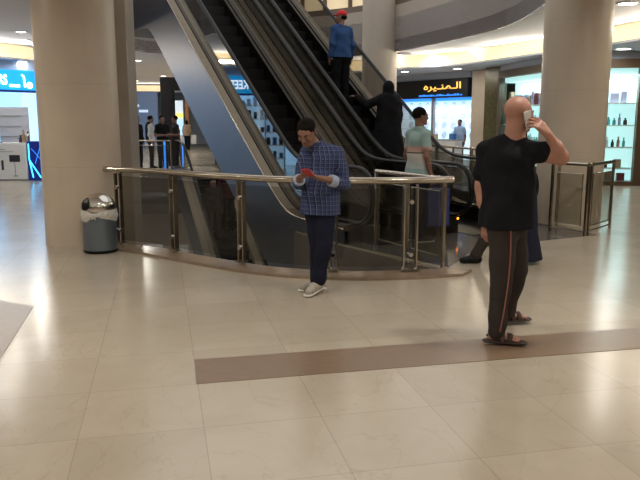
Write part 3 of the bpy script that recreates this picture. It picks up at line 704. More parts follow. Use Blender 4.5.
M['liner'] = mat('bin_liner', (205, 200, 192), rough=0.45, vary=0.05, scale=20, bump=0.6)
ln = MB(); n = 64; rows_ = []
for i in range(9):
    ring = []
    for k in range(n):
        a = 2*math.pi*k/n; d = abs(((a+math.pi/2+math.pi) % (2*math.pi))-math.pi)
        sag = math.exp(-(d/0.35)**2)
        zt, zb = 0.53-0.035*sag, 0.405+0.05*sag-0.02*math.cos(a*3)
        f_ = i/8; r = 0.207+0.006*math.sin(a*17+i)+0.004*math.sin(a*41)+0.01*math.sin(math.pi*f_)
        ring.append(ln.bm.verts.new((r*math.cos(a), r*math.sin(a), zt+(zb-zt)*f_)))
    rows_.append(ring)
for a_, b_ in zip(rows_[:-1], rows_[1:]):
    for k in range(n): ln.bm.faces.new((a_[k], a_[(k+1) % n], b_[(k+1) % n], b_[k]))
lo_ = ln.build('liner', 'liner', bn, smooth=True)
kn = MB(); 
for a in range(6):
    th = a*1.05; kn.tube([(0, -0.215, 0.465), (0.02*math.cos(th), -0.23, 0.465+0.02*math.sin(th)), (0.05*math.cos(th), -0.222, 0.462+0.045*math.sin(th))], [0.014, 0.016, 0.004], 8)
kn.build('liner_knot', 'liner', lo_, smooth=True)

# ------------------------------------------------------------ people: distance field sculpting
def nrm(v): v = np.array(v, float); return v/np.linalg.norm(v)
class SDF:
    def __init__(s): s.ops = []; s.cuts = []; s.disp = None
    def cap(s, a, b, ra, rb=None, k=0.02, q=None, f=None, sub=False):
        # tapered limb; q squashes its depth along direction f
        s.ops.append(('c', np.array(a, float), np.array(b, float), ra, ra if rb is None else rb, k, q, f, sub)); return s
    def ell(s, c, r, R=None, k=0.02, sub=False):
        s.ops.append(('e', np.array(c, float), np.array(r, float), np.eye(3) if R is None else R, 0, k, None, None, sub)); return s
    def cut(s, p, n): s.cuts.append((np.array(p, float), nrm(n))); return s
    def mesh(s, name, vox):
        lo = np.full(3, 1e9); hi = np.full(3, -1e9); bb = []
        for o in s.ops:
            if o[0] == 'c':
                R_ = max(o[3], o[4]); a = np.minimum(o[1], o[2])-R_; b = np.maximum(o[1], o[2])+R_
            else: R_ = max(o[2]); a = o[1]-R_; b = o[1]+R_
            bb.append((a, b))
            if not o[8]: lo = np.minimum(lo, a); hi = np.maximum(hi, b)
        lo -= vox*3+0.01; hi += vox*3+0.01
        n = np.ceil((hi-lo)/vox).astype(int)+1
        F = np.full(n, 0.2, np.float32)
        ax = [lo[i]+vox*np.arange(n[i]) for i in range(3)]
        for o, (a, b) in zip(s.ops, bb):
            pad = 0.05+o[5]
            i0 = np.clip(np.floor((a-pad-lo)/vox).astype(int), 0, n); i1 = np.clip(np.ceil((b+pad-lo)/vox).astype(int)+1, 0, n)
            sl = tuple(slice(i0[j], i1[j]) for j in range(3))
            if any(i1 <= i0): continue
            X_, Y_, Z_ = np.meshgrid(ax[0][sl[0]], ax[1][sl[1]], ax[2][sl[2]], indexing='ij')
            P = np.stack([X_, Y_, Z_], -1)
            if o[0] == 'c':
                A, B = o[1].copy(), o[2].copy(); q, f = o[6], o[7]
                if q:
                    f = nrm(f); P = P+((P-A)@f)[..., None]*f*(1/q-1); B = B+((B-A)@f)*f*(1/q-1)
                ba = B-A; L2 = max(1e-9, ba@ba); h = np.clip(((P-A)@ba)/L2, 0, 1)
                d = np.linalg.norm(P-A-h[..., None]*ba, axis=-1)-(o[3]+(o[4]-o[3])*h)
                if q: d = d*(q if q < 1 else 1)**0.5
            else:
                p = (P-o[1])@o[3]; k0 = np.linalg.norm(p/o[2], axis=-1); k1 = np.linalg.norm(p/(o[2]**2), axis=-1)+1e-9
                d = k0*(k0-1)/k1
            G = F[sl]; k = o[5]
            if o[8]:
                m_ = np.maximum(k-np.abs(G+d), 0)/k; F[sl] = np.maximum(G, -d)+m_*m_*k/4
            else:
                m_ = np.maximum(k-np.abs(G-d), 0)/k; F[sl] = np.minimum(G, d)-m_*m_*k/4
        X_, Y_, Z_ = np.meshgrid(*ax, indexing='ij')
        if s.disp is not None: F = F+s.disp(X_, Y_, Z_).astype(np.float32)
        for p, nn in s.cuts: F = np.maximum(F, (X_-p[0])*nn[0]+(Y_-p[1])*nn[1]+(Z_-p[2])*nn[2])
        # surface nets
        S = F < 0; c = np.zeros(tuple(n-1), np.int8)
        for dx in (0, 1):
            for dy in (0, 1):
                for dz in (0, 1): c += S[dx:n[0]-1+dx, dy:n[1]-1+dy, dz:n[2]-1+dz]
        act = (c > 0) & (c < 8); idx = -np.ones(c.shape, np.int64); ii = np.argwhere(act); idx[act] = np.arange(len(ii))
        acc = np.zeros((len(ii), 3)); cnt = np.zeros(len(ii))
        for d_ in range(3):
            o1, o2 = [(1, 2), (0, 2), (0, 1)][d_]
            for a in (0, 1):
                for b in (0, 1):
                    s0 = ii.copy(); s0[:, o1] += a; s0[:, o2] += b; s1 = s0.copy(); s1[:, d_] += 1
                    f0 = F[tuple(s0.T)]; f1 = F[tuple(s1.T)]; cr = (f0 < 0) != (f1 < 0)
                    t_ = np.where(cr, f0/np.where(np.abs(f0-f1) < 1e-12, 1, f0-f1), 0)
                    p = s0.astype(float); p[:, d_] += t_; p[~cr] = 0; acc += p; cnt += cr
        V = lo+vox*(acc/cnt[:, None])
        faces = []
        for d_ in range(3):
            o1, o2 = [(1, 2), (2, 0), (0, 1)][d_]
            e0 = [slice(None)]*3; e1 = [slice(None)]*3; e0[d_] = slice(0, n[d_]-1); e1[d_] = slice(1, n[d_])
            ch = S[tuple(e0)] != S[tuple(e1)]; pts = np.argwhere(ch)
            pts = pts[(pts[:, o1] > 0) & (pts[:, o2] > 0) & (pts[:, o1] < n[o1]-1) & (pts[:, o2] < n[o2]-1)]
            ins = S[tuple(pts.T)]
            def g_(a, b):
                q = pts.copy(); q[:, o1] -= a; q[:, o2] -= b; return idx[tuple(q.T)]
            Q = np.stack([g_(1, 1), g_(0, 1), g_(0, 0), g_(1, 0)], 1)
            Q[~ins] = Q[~ins][:, ::-1]; faces.append(Q)
        Fa = np.concatenate(faces)
        me = bpy.data.meshes.new(name)
        me.vertices.add(len(V)); me.vertices.foreach_set('co', V.astype(np.float32).ravel())
        me.loops.add(len(Fa)*4); me.loops.foreach_set('vertex_index', Fa.astype(np.int32).ravel())
        me.polygons.add(len(Fa)); me.polygons.foreach_set('loop_start', np.arange(0, len(Fa)*4, 4, dtype=np.int32)); me.polygons.foreach_set('loop_total', np.full(len(Fa), 4, np.int32))
        me.polygons.foreach_set('use_smooth', np.ones(len(Fa), bool))
        me.update(calc_edges=True); me.validate(); return me
def smooth_mesh(me, it=3, lam=0.5):
    nv = len(me.vertices); co = np.empty(nv*3); me.vertices.foreach_get('co', co); co = co.reshape(-1, 3)
    e = np.empty(len(me.edges)*2, np.int32); me.edges.foreach_get('vertices', e); e = e.reshape(-1, 2)
    deg = np.bincount(e.ravel(), minlength=nv)[:, None]+1e-9
    for _ in range(it):
        for l in (lam, -lam*1.02):
            sm = np.zeros_like(co); np.add.at(sm, e[:, 0], co[e[:, 1]]); np.add.at(sm, e[:, 1], co[e[:, 0]]); co = co+l*(sm/deg-co)
    me.vertices.foreach_set('co', co.ravel()); me.update()
def rot_axis(v, ax, a):
    ax = nrm(ax); v = np.array(v, float); return v*math.cos(a)+np.cross(ax, v)*math.sin(a)+ax*(ax@v)*(1-math.cos(a))
def hand(S, wr, f, n, t, curl=0.35, sc_=1.0, thumb=0.5, curls=None, fine=True):
    # wr wrist, f towards the fingers, n out of the palm, t towards the thumb side
    f = nrm(f); n = np.array(n, float); n = nrm(n-(n@f)*f); t_ = np.cross(f, n); t = t_ if t_@np.array(t, float) > 0 else -t_
    wr = np.array(wr, float); k = 0.006*sc_
    for o in (-0.024, -0.008, 0.008, 0.024):
        S.cap(wr+f*0.012+t*o*0.55, wr+f*0.082*sc_+t*o*1.15*sc_, 0.0155*sc_, 0.0125*sc_, k=0.012)
    S.cap(wr-f*0.01, wr+f*0.03, 0.024*sc_, 0.02*sc_, k=0.015, q=0.75, f=n)
    S.ell(wr+f*0.035*sc_+t*0.026*sc_+n*0.008, (0.018*sc_,)*3, k=0.012)
    ls = (0.072, 0.080, 0.074, 0.058); bs = (0.030, 0.010, -0.010, -0.028)
    for j in range(4):
        c = curls[j] if curls else curl*(1+0.12*j)
        p = wr+f*(0.088-0.004*abs(j-1))*sc_+t*bs[j]*sc_; d = rot_axis(f, np.cross(f, n), c*0.6); d = nrm(d+t*0.05*(1.5-j))
        for m_, fr in enumerate((0.45, 0.30, 0.25)):
            q = p+d*ls[j]*fr*sc_; r0 = (0.0092, 0.0083, 0.0075)[m_]*sc_; S.cap(p, q, r0, r0*0.92, k=k*0.6); p = q; d = rot_axis(d, np.cross(f, n), c)
    p = wr+f*0.03*sc_+t*0.032*sc_+n*0.006; d = nrm(f*0.75+t*0.62+n*0.35*thumb)
    for m_, l in enumerate((0.036, 0.030, 0.024)):
        q = p+d*l*sc_; S.cap(p, q, (0.0125, 0.0105, 0.009)[m_]*sc_, (0.0108, 0.0095, 0.0078)[m_]*sc_, k=k); p = q; d = nrm(rot_axis(d, np.cross(f, n), 0.25*thumb)+f*0.18-t*0.25*thumb)
def head_frame(yaw, pitch=0, roll=0):
    # yaw 0 faces -Y (towards the viewer); positive yaw turns the face towards +X; columns: side, back, up
    fw = np.array([math.sin(yaw)*math.cos(pitch), -math.cos(yaw)*math.cos(pitch), -math.sin(pitch)])
    side = nrm(np.cross([0, 0, 1], fw)); up = np.cross(fw, side); up = nrm(up)
    if roll: up = rot_axis(up, fw, roll); side = np.cross(up, fw)
    return np.stack([side, -fw, up], 1)       # local y points backwards
def head(S, c, R, s=1.0, ears=True, face=True):
    c = np.array(c, float); P = lambda x, y, z: c+R@np.array([x, y, z])*s; k = 0.012*s
    S.ell(P(0, 0.018, 0.035), np.array([0.077, 0.094, 0.082])*s, R, k=0.02)
    S.ell(P(0, -0.030, -0.012), np.array([0.064, 0.064, 0.085])*s, R, k=0.03)
    S.ell(P(0, -0.038, -0.075), np.array([0.046, 0.045, 0.035])*s, R, k=0.025)
    S.cap(P(0.052, 0.015, -0.045), P(0.018, -0.068, -0.092), 0.018*s, 0.016*s, k=0.02)
    S.cap(P(-0.052, 0.015, -0.045), P(-0.018, -0.068, -0.092), 0.018*s, 0.016*s, k=0.02)
    if face:
        S.cap(P(-0.036, -0.083, 0.022), P(0.036, -0.083, 0.022), 0.010*s, k=0.012)
        for x in (-1, 1):
            S.ell(P(x*0.031, -0.098, 0.002), np.array([0.017, 0.014, 0.011])*s, R, k=0.010, sub=True)
            S.ell(P(x*0.031, -0.079, 0.001), np.array([0.0125, 0.0125, 0.0105])*s, R, k=0.003)
            S.ell(P(x*0.040, -0.068, -0.026), np.array([0.022, 0.02, 0.018])*s, R, k=0.015)
        S.cap(P(0, -0.090, 0.012), P(0, -0.112, -0.024), 0.0075*s, 0.0115*s, k=0.010)
        for x in (-1, 1): S.ell(P(x*0.011, -0.102, -0.029), np.array([0.009, 0.009, 0.008])*s, R, k=0.005)
        S.cap(P(-0.019, -0.087, -0.051), P(0.019, -0.087, -0.051), 0.0062*s, k=0.006)
        S.cap(P(-0.017, -0.086, -0.062), P(0.017, -0.086, -0.062), 0.0070*s, k=0.006)
        S.cap(P(-0.016, -0.099, -0.0565), P(0.016, -0.099, -0.0565), 0.0022*s, k=0.002, sub=True)
        S.ell(P(0, -0.078, -0.094), np.array([0.018, 0.016, 0.015])*s, R, k=0.014)
    if ears:
        for x in (-1, 1):
            S.ell(P(x*0.080, 0.020, -0.008), np.array([0.008, 0.019, 0.032])*s, R@np.array(Matrix.Rotation(x*0.35, 3, 'Z')), k=0.008)
            S.ell(P(x*0.088, 0.014, -0.006), np.array([0.006, 0.010, 0.018])*s, R, k=0.004, sub=True)
M['skin'] = mat('skin_tan', (176, 126, 100), rough=0.5, vary=0.06, scale=20)
M['skin2'] = mat('skin_brown', (132, 96, 78), rough=0.5, vary=0.06, scale=20)
M['skin3'] = mat('skin_light', (170, 122, 102), rough=0.5, vary=0.08, scale=20)
M['hair'] = mat('black_hair', (20, 16, 14), rough=0.85, vary=0.3, scale=60, bump=0.8)
M['stubble'] = mat('stubble_hair', (86, 66, 56), rough=0.7, vary=0.2, scale=90)
M['cloth_black'] = mat('black_cotton', (26, 26, 29), rough=0.85, vary=0.08, scale=30, bump=0.3)
M['cloth_dark'] = mat('charcoal_trousers', (60, 54, 50), rough=0.85, vary=0.1, scale=25, bump=0.3)
M['denim'] = mat('navy_denim', (30, 32, 46), rough=0.85, vary=0.12, scale=30, bump=0.3)
M['cloth_navy'] = mat('navy_cloth', (36, 38, 52), rough=0.85, vary=0.1, scale=20)
M['cloth_blue'] = mat('blue_cloth', (52, 78, 122), rough=0.85, vary=0.08, scale=20)
M['cloth_maroon'] = mat('maroon_cloth', (70, 34, 36), rough=0.85)
M['cloth_beige'] = mat('beige_cloth', (158, 138, 118), rough=0.85)
M['cloth_white'] = mat('white_cloth', (200, 200, 200), rough=0.85)
M['cap_red'] = mat('red_cap', (205, 30, 40), rough=0.7)
M['bag_blue'] = mat('blue_bag', (46, 58, 116), rough=0.45, vary=0.1)
M['bag_white'] = mat('white_bag', (222, 222, 222), rough=0.5)
M['sandal'] = mat('sandal_leather', (58, 42, 34), rough=0.6)
M['sneaker'] = mat('grey_sneaker', (160, 152, 140), rough=0.7, vary=0.1, scale=40)
M['sole'] = mat('pale_sole', (205, 200, 190), rough=0.6)
M['cuff'] = mat('pale_cuff', (160, 168, 185), rough=0.85)
M['phone'] = mat('phone_body', (200, 196, 190), rough=0.3)
M['phonered'] = mat('phone_red', (190, 50, 50), rough=0.3)
M['stripe'] = mat('side_stripe', (150, 92, 82), rough=0.8)
def plaid():
    m = bpy.data.materials.new('plaid_shirt'); m.use_nodes = True; nt = m.node_tree; b = nt.nodes['Principled BSDF']; N = nt.nodes.new; L = nt.links.new
    tc = N('ShaderNodeTexCoord'); sx = N('ShaderNodeSeparateXYZ'); L(tc.outputs['Object'], sx.inputs[0])
    ad = N('ShaderNodeMath'); ad.operation = 'MULTIPLY_ADD'; ad.inputs[1].default_value = 0.7; L(sx.outputs['Y'], ad.inputs[0]); L(sx.outputs['X'], ad.inputs[2])
    def lines(src, per, wdt, ph):
        a = N('ShaderNodeMath'); a.operation = 'MULTIPLY_ADD'; a.inputs[1].default_value = 1/per; a.inputs[2].default_value = ph+50; L(src, a.inputs[0])
        f = N('ShaderNodeMath'); f.operation = 'FRACT'; L(a.outputs[0], f.inputs[0])
        l = N('ShaderNodeMath'); l.operation = 'LESS_THAN'; l.inputs[1].default_value = wdt; L(f.outputs[0], l.inputs[0]); return l.outputs[0]
    cur = None
    def lay(prev, mask, c, k):
        mx = N('ShaderNodeMix'); mx.data_type = 'RGBA'; ml = N('ShaderNodeMath'); ml.operation = 'MULTIPLY'; ml.inputs[1].default_value = k; L(mask, ml.inputs[0])
        L(ml.outputs[0], mx.inputs[0])
        if prev is None: mx.inputs[6].default_value = srgb(46, 56, 98)
        else: L(prev, mx.inputs[6])
        mx.inputs[7].default_value = srgb(*c); return mx.outputs[2]
    for src in (sx.outputs['Z'], ad.outputs[0]):
        cur = lay(cur, lines(src, 0.038, 0.45, 0.3), (22, 26, 52), 0.7)
        cur = lay(cur, lines(src, 0.038, 0.15, 0.05), (120, 132, 168), 0.5)
    L(cur, b.inputs['Base Color']); b.inputs['Roughness'].default_value = 0.85; return m
M['plaid'] = plaid()
def polo():
    m = bpy.data.materials.new('striped_polo'); m.use_nodes = True; nt = m.node_tree; b = nt.nodes['Principled BSDF']; N = nt.nodes.new; L = nt.links.new
    tc = N('ShaderNodeTexCoord'); sx = N('ShaderNodeSeparateXYZ'); L(tc.outputs['Object'], sx.inputs[0])
    r = N('ShaderNodeValToRGB'); r.color_ramp.interpolation = 'CONSTANT'; L(sx.outputs['Z'], r.inputs[0])
    E_ = r.color_ramp.elements; E_[0].position = 0; E_[0].color = srgb(150, 178, 178); E_[1].position = 0.985; E_[1].color = srgb(202, 204, 198)
    vals = [(0.0, (150, 178, 178)), (0.97, (186, 196, 192)), (1.06, (196, 190, 182)), (1.17, (48, 44, 46)), (1.185, (194, 158, 146)), (1.26, (150, 176, 172))]
    mr = N('ShaderNodeMath'); mr.operation = 'MULTIPLY'; mr.inputs[1].default_value = 0.5; L(sx.outputs['Z'], mr.inputs[0]); L(mr.outputs[0], r.inputs[0])
    while len(E_) < len(vals): E_.new(0.5)
    for e, (p, c) in zip(E_, vals): e.position = p*0.5; e.color = srgb(*c)
    L(r.outputs[0], b.inputs['Base Color']); b.inputs['Roughness'].default_value = 0.85; return m
M['polo'] = polo()
def folds(amp, seed=0, fz=9, fx=16):
    rs = np.random.RandomState(seed); ph = rs.rand(8)*6.28
    def f(X_, Y_, Z_):
        return amp*(np.sin(fx*X_+fz*1.2*Z_+ph[0]+2*np.sin(7*Z_+ph[1]))+0.7*np.sin(-fx*0.8*X_+fz*1.9*Z_+9*Y_+ph[2])+0.6*np.sin(fx*1.4*Y_+fz*2.3*Z_+ph[3]+1.5*np.sin(9*X_)))
    return f
def V(*a): return np.array(a, float)
def person(name_base, loc, label, J, vox=0.008, skin='skin', top='cloth_black', bottom='cloth_dark', shoe='rubber', hair='hair', hairstyle='short', sleeve='short', hem=0.9, robe=False, shoes='shoe', girth=1.0, group=None, gap=0.0, extra=None, top_name='shirt', belly=0.0):
    """J: joints relative to the standing point. yaw turns the chest, as for heads."""
    P = empty('person', loc, 0, label, 'person', group)
    yaw = J.get('yaw', 0); R = head_frame(yaw); side, back = R[:, 0], R[:, 1]
    # side points to the figure's left
    pel, che, nk, hd_ = J['pelvis'], J['chest'], J['neck'], J['head']
    HR = head_frame(J.get('hyaw', yaw), J.get('hpitch', 0), J.get('hroll', 0)); hs_ = J.get('hscale', 1.0)
    B = SDF()
    G = girth; AG = G*J.get('armg', 1.0)
    B.cap(pel, (pel+che)/2, 0.140*G, 0.125*G, k=0.02, q=0.64, f=back); B.cap((pel+che)/2, che, 0.125*G, 0.145*G, k=0.02, q=0.62, f=back)
    for sd in ('l', 'r'):
        B.cap(che+V(0, 0, 0.03), J['sh_'+sd]-V(0, 0, 0.01), 0.070*G, 0.046*G, k=0.02)
        B.cap(nk, J['sh_'+sd]+V(0, 0, 0.0), 0.040, 0.030, k=0.02)
        sh, el, wr = J['sh_'+sd], J['el_'+sd], J['wr_'+sd]
        B.cap(sh, el, 0.048*AG, 0.041*AG, k=0.015); B.cap(el, el+(wr-el)*0.45, 0.041*AG, 0.038*AG, k=0.015); B.cap(el+(wr-el)*0.4, wr, 0.038*AG, 0.026, k=0.015)
        h = J.get('hand_'+sd)
        if h is None: h = dict(f=nrm(wr-el), n=-side if sd == 'l' else side, t=-back)
        hand(B, wr, h['f'], h['n'], h['t'], h.get('curl', 0.35), J.get('handscale', 0.95), h.get('thumb', 0.5), h.get('curls'))
        hp, kn_, an = J['hip_'+sd], J['kn_'+sd], J['an_'+sd]
        B.cap(hp, kn_, 0.078*G, 0.048*G, k=0.02); B.cap(kn_, an, 0.047*G, 0.034, k=0.01)
        B.ell(kn_*0.68+an*0.32+V(0, 0, 0), (0.048*G, 0.05*G, 0.09), k=0.01)
        fd = nrm(J['toe_'+sd]); fr_ = 1.0 if shoes == 'sandal' else 0.6; B.cap(an-fd*0.03-V(0, 0, 0.035), an+fd*(0.12 if fr_ == 1 else 0.07)-V(0, 0, 0.042), 0.032*fr_, 0.026*fr_, k=0.02)
        if shoes == 'sandal':
            st_ = np.cross([0, 0, 1], fd)
            for j in range(5): B.cap(an+fd*0.11+st_*(j-2)*0.016-V(0, 0, 0.045), an+fd*(0.165-0.008*abs(j-(1.5 if sd == 'l' else 2.5)))+st_*(j-2)*0.018-V(0, 0, 0.052), 0.012, 0.010, k=0.006)
    NR = J.get('neckr', 1.0); B.cap(nk-V(0, 0, 0.02), hd_+HR@V(0, 0.025, -0.05), 0.060*NR, 0.054*NR, k=0.03)
    head(B, hd_, HR, hs_, face=vox < 0.013, ears=vox < 0.013)
    me = B.mesh('body', vox); smooth_mesh(me, 1); link('body', me, skin, P)
    # ---- trousers or robe
    T = SDF()
    if robe:
        ft = (J['an_l']+J['an_r'])/2; ft = V(ft[0], ft[1], J.get('robe_z', 0.03))
        T.cap(pel, V(ft[0], ft[1], ft[2]+0.1), 0.175*G, 0.27*G, k=0.03, q=0.75, f=back); T.cut((0, 0, ft[2]), (0, 0, -1))
        T.disp = folds(0.006, 3, 3, 30)
    else:
        T.cap(pel-V(0, 0, 0.02), pel+V(0, 0, 0.08), 0.165*G, 0.155*G, k=0.03, q=0.72, f=back)
        for sd in ('l', 'r'):
            hp, kn_, an = J['hip_'+sd], J['kn_'+sd], J['an_'+sd]
            T.cap(hp, kn_, 0.100*G, 0.074*G, k=0.03); T.cap(kn_, an+V(0, 0, 0.0), 0.072*G, 0.062*G*J.get('flare', 1.0), k=0.02)
        T.disp = folds(0.0035, 5, 14, 10)
        for sd in ('l', 'r'): pass
        T.cut((0, 0, min(J['an_l'][2], J['an_r'][2])-0.055), (0, 0, -1))
    me = T.mesh('trousers', max(vox, 0.008)); smooth_mesh(me, 1)
    link('robe_skirt' if robe else 'trousers', me, bottom, P)
    # ---- top
    U = SDF(); hemz = hem
    U.cap(V(pel[0], pel[1], hemz-0.05), (pel+che)/2, 0.188*G, 0.168*G, k=0.04, q=0.78, f=back)
    U.cap((pel+che)/2, che, 0.165*G, 0.172*G, k=0.04, q=0.72, f=back)
    if belly: U.ell(pel*0.5+che*0.5-back*0.05, (0.15*G, 0.15*G, 0.18), k=0.06)
    for sd in ('l', 'r'):
        sh, el, wr = J['sh_'+sd], J['el_'+sd], J['wr_'+sd]
        U.cap(che+V(0, 0, 0.02), sh-V(0, 0, 0.010), 0.088*G, 0.062*G, k=0.03); U.cap(nk+V(0, 0, 0.0), sh+V(0, 0, 0.006), 0.055, 0.048*G, k=0.035)
        hp = J['hip_'+sd]; U.cap(V(hp[0], hp[1], hemz-0.05), V(hp[0], hp[1], hp[2]+0.10), 0.128*G, 0.105*G, k=0.03)
    U.cut((0, 0, hemz), (0, 0, -1)); U.disp = folds(0.0045, 1, 12, 15)
    U.ell(nk+V(0, 0, J.get('neckcut', 0.060)), (0.062, 0.062, 0.055), k=0.008, sub=True)
    # sleeves are blended in before the cuts are applied
    for sd in ('l', 'r'):
        sh, el, wr = J['sh_'+sd], J['el_'+sd], J['wr_'+sd]
        if sleeve == 'short':
            U.cap(sh+(el-sh)*0.06, sh+(el-sh)*J.get('slv_'+sd, 0.58), 0.056*AG*J.get('slw', 1), 0.064*AG*J.get('slw', 1), k=0.018)
        elif sleeve == 'rolled':
            U.cap(sh+(el-sh)*0.06, el, 0.060*G, 0.056*G, k=0.018); U.cap(el, el+(wr-el)*0.42, 0.056*G, 0.052*G, k=0.02)
        else:
            U.cap(sh+(el-sh)*0.06, el, 0.060*G, 0.056*G, k=0.018); U.cap(el, el+(wr-el)*0.93, 0.056*G, 0.044*G, k=0.02)
    # move the neckline carve to the end so it stays open
    nl = [o for o in U.ops if o[8]]; U.ops = [o for o in U.ops if not o[8]]+nl
    me = U.mesh(top_name, max(vox, 0.008)); smooth_mesh(me, 1); link(top_name, me, top, P)
    # ---- shoes
    for sd in ('l', 'r'):
        an = J['an_'+sd]; fd = nrm(J['toe_'+sd]); st_ = nrm(np.cross([0, 0, 1], fd)); dn = V(0, 0, 1)
        if shoes == 'sandal':
            Q = SDF()
            Q.cap(an-fd*0.055-dn*0.070, an+fd*0.165-dn*0.070, 0.046, 0.052, k=0.02, q=0.28, f=V(0, 0, 1)); me = Q.mesh('sandal', 0.007); so = link('sandal', me, 'sandal', P)
            Q = SDF()
            for a_, b_ in ((0.03, 0.05), (0.085, 0.075)):
                for q_ in range(8):
                    th0, th1 = math.pi*q_/8, math.pi*(q_+1)/8; w_ = 0.042
                    p_ = an+fd*a_+st_*w_*math.cos(th0)+dn*(-0.070+0.056*math.sin(th0)); r_ = an+fd*(a_+0.004)+st_*w_*math.cos(th1)+dn*(-0.070+0.056*math.sin(th1)); Q.cap(p_, r_, 0.0095, k=0.004); Q.cap(p_+fd*0.016, r_+fd*0.016, 0.0095, k=0.004)
            Q.cap(an+st_*0.04-dn*0.05, an-fd*0.065-dn*0.03, 0.009, k=0.004); Q.cap(an-st_*0.04-dn*0.05, an-fd*0.065-dn*0.03, 0.009, k=0.004)
            me = Q.mesh('strap', 0.006); link('strap', me, 'sandal', so)
        else:
            Q = SDF(); pt = J.get('footpitch_'+sd, 0.0); tz = V(0, 0, -math.tan(pt)); 
            Q.cap(an-fd*0.035-dn*0.045, an+fd*0.13-dn*0.052+tz*0.13, 0.042, 0.036, k=0.03); Q.cap(an-dn*0.04, an+fd*0.06-dn*0.035+tz*0.06, 0.046, 0.040, k=0.03); Q.cap(an+fd*0.13-dn*0.055+tz*0.13, an+fd*0.155-dn*0.058+tz*0.155, 0.036, 0.030, k=0.02)
            me = Q.mesh('shoe', max(vox, 0.007)); so = link('shoe', me, shoe, P)
            if vox < 0.01:
                Q = SDF(); Q.cap(an-fd*0.045-dn*0.082, an+fd*0.165-dn*0.082+tz*0.165, 0.046, 0.044, k=0.02, q=0.3, f=V(0, 0, 1)); me = Q.mesh('sole', 0.007); link('sole', me, 'sole', so)
                for q_ in range(4):
                    c0 = an+fd*(0.04+0.022*q_)+dn*(0.006-0.009*q_)+tz*0.05; MB().tube([c0-st_*0.022, c0+dn*0.004, c0+st_*0.022], 0.0035, 6).build('lace', 'sole', so)
    # ---- hair
    if hairstyle != 'bald':
        Q = SDF(); Pq = lambda x, y, z: hd_+HR@V(x, y, z)*hs_
        if hairstyle in ('short', 'long'):
            Q.ell(Pq(0, 0.022, 0.042), V(0.084, 0.098, 0.086)*hs_, HR, k=0.01)
            if hairstyle == 'long': Q.ell(Pq(0, 0.06, -0.06), V(0.085, 0.06, 0.12)*hs_, HR, k=0.04)
            Q.ell(Pq(0, -0.105, -0.045), V(0.072, 0.070, 0.088)*hs_, HR, k=0.008, sub=True)
            if hairstyle == 'short': Q.ell(Pq(0, 0.05, -0.085), V(0.12, 0.12, 0.055)*hs_, HR, k=0.012, sub=True)
            Q.disp = lambda X_, Y_, Z_: 0.0012*(np.sin(170*X_+90*Z_)+np.sin(150*Y_-110*Z_))
            nm = 'hair'
        elif hairstyle == 'scarf':
            Q.ell(Pq(0, 0.02, 0.03), V(0.098, 0.112, 0.105)*hs_, HR, k=0.02); Q.cap(Pq(0, 0.02, -0.03), nk-V(0, 0, 0.03), 0.095, 0.12, k=0.05); Q.ell(Pq(0, -0.12, -0.012), V(0.058, 0.07, 0.08)*hs_, HR, k=0.015, sub=True); nm = 'headscarf'
        elif hairstyle == 'cap':
            Q.ell(Pq(0, 0.018, 0.045), V(0.085, 0.102, 0.088)*hs_, HR, k=0.01); Q.cut(Pq(0, 0, 0.035), -HR[:, 2]-0.15*HR[:, 1]); nm = 'hair'
            Q2 = SDF(); Q2.ell(Pq(0, 0.018, 0.050), V(0.088, 0.105, 0.090)*hs_, HR, k=0.01); Q2.cut(Pq(0, 0, 0.038), -HR[:, 2]); me = Q2.mesh('cap', 0.009); co_ = link('cap', me, 'cap_red', P)
            Q3 = SDF(); Q3.cap(Pq(-0.03, -0.10, 0.045), Pq(0.03, -0.10, 0.045), 0.055, k=0.01, q=0.2, f=HR[:, 2]); me = Q3.mesh('peak', 0.009); link('peak', me, 'cap_red', co_)
            Q = SDF(); Q.ell(Pq(0, 0.045, 0.0), V(0.080, 0.075, 0.055)*hs_, HR, k=0.01)
        me = Q.mesh(nm, max(0.007, min(vox, 0.012))); link(nm, me, hair, P)
    if vox < 0.0075:
        Pq = lambda x, y, z: hd_+HR@V(x, y, z)*hs_
        for x in (-1, 1): MB().tube([Pq(x*0.016, -0.094, 0.024), Pq(x*0.034, -0.092, 0.030), Pq(x*0.050, -0.078, 0.024)], [0.003, 0.0048, 0.0025], 8).build('eyebrow', 'hair', P)
    if extra: extra(P, J)
    return P
def stand(**kw):
    """default standing joints for a figure facing yaw (0 = towards the viewer)"""
    yaw = kw.get('yaw', 0); R = head_frame(yaw); s_, b_ = R[:, 0], R[:, 1]; k = kw.get('H', 1.72)/1.75; st = kw.get('stride', 0.0); fw = -b_
    J = dict(pelvis=V(0, 0, 0.97*k), chest=V(0, 0, 1.30*k), neck=V(0, 0, 1.48*k)-b_*0.01, head=V(0, 0, 1.635*k)-b_*0.025, yaw=yaw, hscale=0.98*k)
    for sd, m_ in (('l', 1), ('r', -1)):
        J['sh_'+sd] = s_*0.175*m_*k+V(0, 0, 1.42*k); J['el_'+sd] = s_*0.225*m_*k+V(0, 0, 1.13*k)+b_*0.03; J['wr_'+sd] = s_*0.235*m_*k+V(0, 0, 0.88*k)-b_*0.04
        J['hip_'+sd] = s_*0.09*m_*k+V(0, 0, 0.92*k); J['kn_'+sd] = s_*0.10*m_*k+V(0, 0, 0.50*k)-b_*(0.02+0.5*st*m_); J['an_'+sd] = s_*0.10*m_*k+V(0, 0, 0.09)-b_*st*m_; J['toe_'+sd] = -b_+s_*0.15*m_
    for a, b in kw.items():
        if a not in ('H', 'stride'): J[a] = b
    return J

